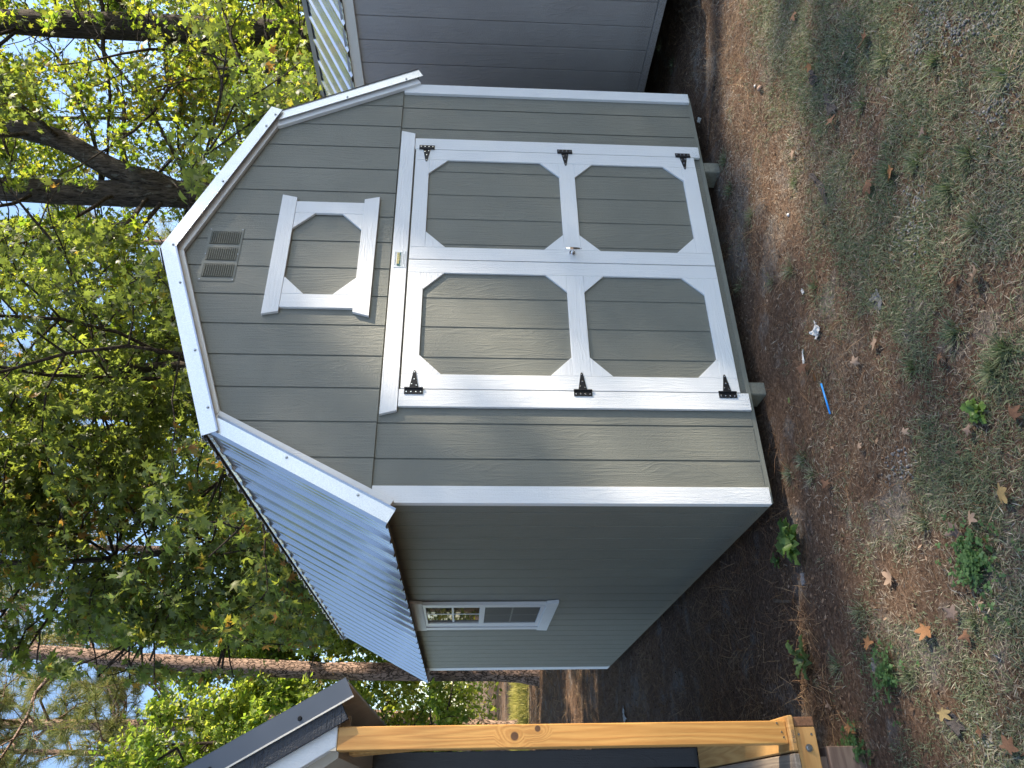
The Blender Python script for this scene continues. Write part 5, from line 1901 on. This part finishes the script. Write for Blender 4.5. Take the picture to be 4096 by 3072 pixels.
# ------------------------------------------------------------------ weeds
def rosette(label, X, Y, span, seed, n=16, toothed=True, upright=0.25, name="weed", mat='weed'):
    rg2 = np.random.default_rng(seed)
    x, y, z = at_photo(X, Y)
    dist = float(np.dot(np.array([x, y, z]) - CAMV, CAM_R[:, 1]))
    L_ = span * dist / 2955.5 * 0.45
    root = thing(name, label, "weed", (x, y, z))
    for i in range(n):
        a = i * 2.39996 + 0.4 * rg2.random()
        ln = L_ * (0.55 + 0.5 * rg2.random()) * (1.1 if i < n * 0.6 else 0.7)
        V, F = [], []
        m = 9
        lift = upright + (0.5 if i >= n * 0.6 else 0.0) + 0.15 * rg2.standard_normal()
        for j in range(m):
            t = j / (m - 1)
            w = 0.15 * ln * (0.25 + 1.3 * t ** 0.8) * (1 - t ** 4) + 0.004
            if toothed:
                w *= 1.0 + (0.35 if j % 2 else -0.2)
            r_ = ln * t
            h = lift * ln * math.sin(t * 2.2) * 0.9 + 0.006
            for sgn in (-1, 0, 1):
                lx_, ly_ = r_, sgn * w
                V.append((x + math.cos(a) * lx_ - math.sin(a) * ly_, y + math.sin(a) * lx_ + math.cos(a) * ly_, z + h + (0.012 * ln / 0.1 * abs(sgn) * (0.6 + 0.4 * math.sin(j * 2.1)))))
        for j in range(m - 1):
            for c in (0, 1):
                p = j * 3 + c
                F.append((p, p + 3, p + 4, p + 1))
        me = bpy.data.meshes.new("leaf")
        me.from_pydata(V, [], F)
        link("leaf", me, M[mat], root, smooth=True)
    return root


M['weed'] = leaf_mat("weed_leaf", [(0.0, (0.045, 0.095, 0.022)), (0.6, (0.085, 0.155, 0.035)), (1.0, (0.15, 0.22, 0.06))], [(0.0, (0.2, 0.35, 0.05)), (1.0, (0.35, 0.5, 0.08))], per_object=True, trans_mix=0.3, rough=0.5)
M['weed_dark'] = leaf_mat("weed_leaf_dark", [(0.0, (0.03, 0.065, 0.025)), (1.0, (0.075, 0.125, 0.05))], [(0.0, (0.15, 0.28, 0.05)), (1.0, (0.25, 0.36, 0.08))], per_object=True, trans_mix=0.3, rough=0.5)
rosette("large toothed green weed at the sage shed's left front corner", 3195, 2170, 225, 1, 22, True, 0.35)
rosette("smooth-leaved dark green rosette between sage shed and porch deck", 3236, 2640, 190, 2, 15, False, 0.3, mat='weed_dark')
rosette("bright green toothed rosette alone in the near lawn", 3925, 1645, 165, 3, 14, True, 0.3)
rosette("small yellowish weed beside the large toothed one", 3120, 2245, 70, 4, 9, True, 0.5)


def clover(label, X, Y, spread_, n, seed):
    rg2 = np.random.default_rng(seed)
    x, y, z = at_photo(X, Y)
    root = thing("clover_patch", label, "clover", (x, y, z))
    r_ = np.abs(rg2.standard_normal(n)) * spread_
    a = rg2.uniform(0, 6.28, n)
    cx, cy = x + r_ * np.cos(a), y + r_ * np.sin(a)
    hz = ground_z(cx, cy) + rg2.uniform(0.012, 0.05, n)
    P, Nn, Tt = [], [], []
    for k_ in range(3):
        P.append(np.stack([cx, cy, hz], 1))
        b_ = a + k_ * 2.094 + rg2.normal(0, 0.2, n)
        Tt.append(np.stack([np.cos(b_), np.sin(b_), np.zeros(n)], 1))
        Nn.append(np.array([0, 0, 1.0]) + 0.25 * rg2.standard_normal((n, 3)))
    P, Nn, Tt = np.concatenate(P), np.concatenate(Nn), np.concatenate(Tt)
    ov, ot = oval_leaf()
    ov = ov.copy()
    ov[:, 0] *= 2.0
    V, T = scatter((ov, ot), P, Nn, Tt, 0.012 + 0.007 * rg2.random(len(P)))
    lf = link("leaves", np_mesh("leaves", V, T), M['clover'], root)
    lf["kind"] = "stuff"
    tb = [tube([(cx[i], cy[i], hz[i] - 0.06), (cx[i], cy[i], hz[i])], [0.0008, 0.0008], 3) for i in range(n)]
    link("stems", np_mesh("stems", *join(tb)), M['clover'], root)["kind"] = "stuff"


M['clover'] = leaf_mat("clover_leaf", [(0.0, (0.03, 0.075, 0.028)), (1.0, (0.08, 0.15, 0.055))], [(0.0, (0.15, 0.3, 0.06)), (1.0, (0.25, 0.4, 0.1))], trans_mix=0.3)
clover("clover patch with small round leaves in the near left lawn", 3920, 2235, 0.075, 220, 1)
clover("clover patch by the timber footing of the porch deck", 3440, 3000, 0.06, 160, 2)
clover("loose clover between grass tufts before the timber footing", 3560, 2690, 0.07, 110, 3)


# ------------------------------------------------------------------ small finds on the ground
def crumple(name, label, category, X, Y, sx_, sy_, h, mat, seed, rot=0.0, thick=0.0012, group=None, res=12):
    rg2 = np.random.default_rng(seed)
    x, y, z = at_photo(X, Y)
    c, s = math.cos(rot), math.sin(rot)
    V, F = [], []
    o1, o2 = rg2.random() * 90, rg2.random() * 90
    for j in range(res + 1):
        for i in range(res + 1):
            u, v = i / res - 0.5, j / res - 0.5
            e = 1 - 0.35 * float(vnoise(u * 5 + o1, v * 5 + o2))
            px_, py_ = u * sx_ * e, v * sy_ * e
            hz = h * (float(fbm(u * 3.2 + o1, v * 3.2 + o2, 3)) - 0.25)
            V.append((x + px_ * c - py_ * s, y + px_ * s + py_ * c, 0))
            V[-1] = (V[-1][0], V[-1][1], float(ground_z(V[-1][0], V[-1][1])) + 0.003 + max(hz, -0.004))
    n = res + 1
    for j in range(res):
        for i in range(res):
            a = j * n + i
            F.append((a, a + 1, a + n + 1, a + n))
    me = bpy.data.meshes.new(name)
    me.from_pydata(V, [], F)
    o = link(name, me, mat, None, loc=(x, y, z))
    m_ = o.modifiers.new("thickness", 'SOLIDIFY')
    m_.thickness = thick
    return props(o, label, category, group)


M['rag'] = plain("white_rag", (0.55, 0.54, 0.52), 0.9, 0, 0.2, 0.12, 60, 0.4)
M['cloth'] = plain("dark_ground_cloth", (0.055, 0.048, 0.046), 0.9, 0, 0.2, 0.25, 90, 0.4)
M['grey_scrap'] = plain("grey_scrap", (0.14, 0.14, 0.15), 0.85, 0, 0.2, 0.2, 70, 0.3)
crumple("rag", "crumpled white rag on the dry grass in front of the doors", "rag", 3275, 1322, 0.075, 0.085, 0.045, M['rag'], 1, 0.4)
crumple("rag", "narrow grey-white rag strip on mulch left of the crumpled rag", "rag", 3217, 1430, 0.085, 0.022, 0.018, M['rag'], 2, -0.2)
crumple("rag", "small pale scrap on dark mulch right of the crumpled rag", "rag", 3214, 1166, 0.04, 0.02, 0.014, M['rag'], 3, 0.3)
crumple("ground_cloth", "dark cloth scrap bunched up nearest the slate grey shed", "cloth", 3262, 315, 0.10, 0.06, 0.05, M['cloth'], 4, 0.2)
crumple("ground_cloth", "dark cloth strip showing a wide pale flap in the dirt", "cloth", 3325, 410, 0.17, 0.06, 0.04, M['cloth'], 5, 0.1)
crumple("ground_cloth", "longest dark cloth strip half buried before the right door", "cloth", 3290, 745, 0.27, 0.045, 0.04, M['cloth'], 6, 0.25)
crumple("grey_sheet", "flat grey sheet patch bare in the lawn before the doors", "sheet", 3512, 1205, 0.10, 0.075, 0.010, M['grey_scrap'], 7, 0.2)
crumple("plastic_scrap", "dark plastic scrap sticking up in the near left lawn", "plastic scrap", 3830, 2885, 0.09, 0.05, 0.05, M['cloth'], 8, 0.6)
crumple("stone", "flat grey stone in dry grass between rosette and orange leaf", "stone", 3500, 2665, 0.055, 0.06, 0.022, M['grey_scrap'], 9, 0.3, thick=0.012)
crumple("stone", "flat grey stone beside the large toothed weed", "stone", 3215, 2315, 0.07, 0.04, 0.018, M['grey_scrap'], 10, 0.1, thick=0.012)
crumple("paper_scrap", "zigzag white scrap on the shaded dirt between the two sheds", "paper scrap", 2502, 2857, 0.20, 0.07, 0.05, M['rag'], 11, 0.5)
crumple("paper_scrap", "white scrap by the sage shed's right front skirt", "paper scrap", 2800, 480, 0.06, 0.04, 0.03, M['rag'], 12, 0.5)

# blue drinking straw
a_, b_ = at_photo(3303, 1535), at_photo(3333, 1655)
M['blue'] = plain("blue_plastic", (0.035, 0.30, 0.78), 0.35)
o = MB().cyl((a_[0], a_[1], a_[2] + 0.022), (b_[0], b_[1], b_[2] + 0.016), 0.0042, n=14, caps=False)
o = o.build("drinking_straw", M['blue'], None, loc=a_, smooth=True)
sm = o.modifiers.new("thickness", 'SOLIDIFY')
sm.thickness = 0.0006
props(o, "bright blue drinking straw lying on the dirt", "straw")
# stick and stones along the shed front
a_, b_ = at_photo(2866, 317), at_photo(2833, 600)
pts = np.array([np.array(a_) * (1 - t) + np.array(b_) * t + np.array([0.012 * math.sin(5 * t), 0.012 * math.sin(3 * t + 1), 0.014]) for t in np.linspace(0, 1, 9)])
o = link("stick", np_mesh("stick", *tube(pts, np.linspace(0.009, 0.006, 9), 8, 0.08, np.random.default_rng(3))), bark_mat("stick_bark", (0.06, 0.04, 0.03), (0.19, 0.14, 0.11)), None, loc=a_, smooth=True)
props(o, "long bare stick lying on the dirt by the shed's right corner", "stick")
a_, b_ = at_photo(3110, 2402), at_photo(3180, 2408)
pts = np.array([np.array(a_) * (1 - t) + np.array(b_) * t + np.array([0, 0.006 * math.sin(5 * t), 0.014]) for t in np.linspace(0, 1, 6)])
o = link("stick", np_mesh("stick", *tube(pts, np.linspace(0.010, 0.007, 6), 8, 0.08, np.random.default_rng(4))), bark_mat("stick_bark_pale", (0.10, 0.075, 0.055), (0.26, 0.2, 0.15)), None, loc=a_, smooth=True)
props(o, "short pale stick on the ground left of the sage shed", "stick")
for X, Y, s_, colr, lab in ((3045, 352, 0.022, (0.30, 0.20, 0.15), "round pinkish stone on sunlit dirt near the slate grey shed"), (3022, 345, 0.010, (0.6, 0.58, 0.54), "tiny white pebble touching the round pinkish stone"),
                            (3156, 858, 0.011, (0.6, 0.6, 0.6), "small white chip on dark mulch before the right door")):
    x, y, z = at_photo(X, Y)
    me = pebble_mesh(int(X))
    me.transform(Matrix.Scale(s_, 4))
    me.transform(Matrix.Translation((x, y, z + s_ * 0.5)))
    o = link("stone", me, plain("stone_" + str(X), colr, 0.85, 0, 0.2, 0.15, 80), None, loc=(x, y, z), smooth=True)
    props(o, lab, "stone")
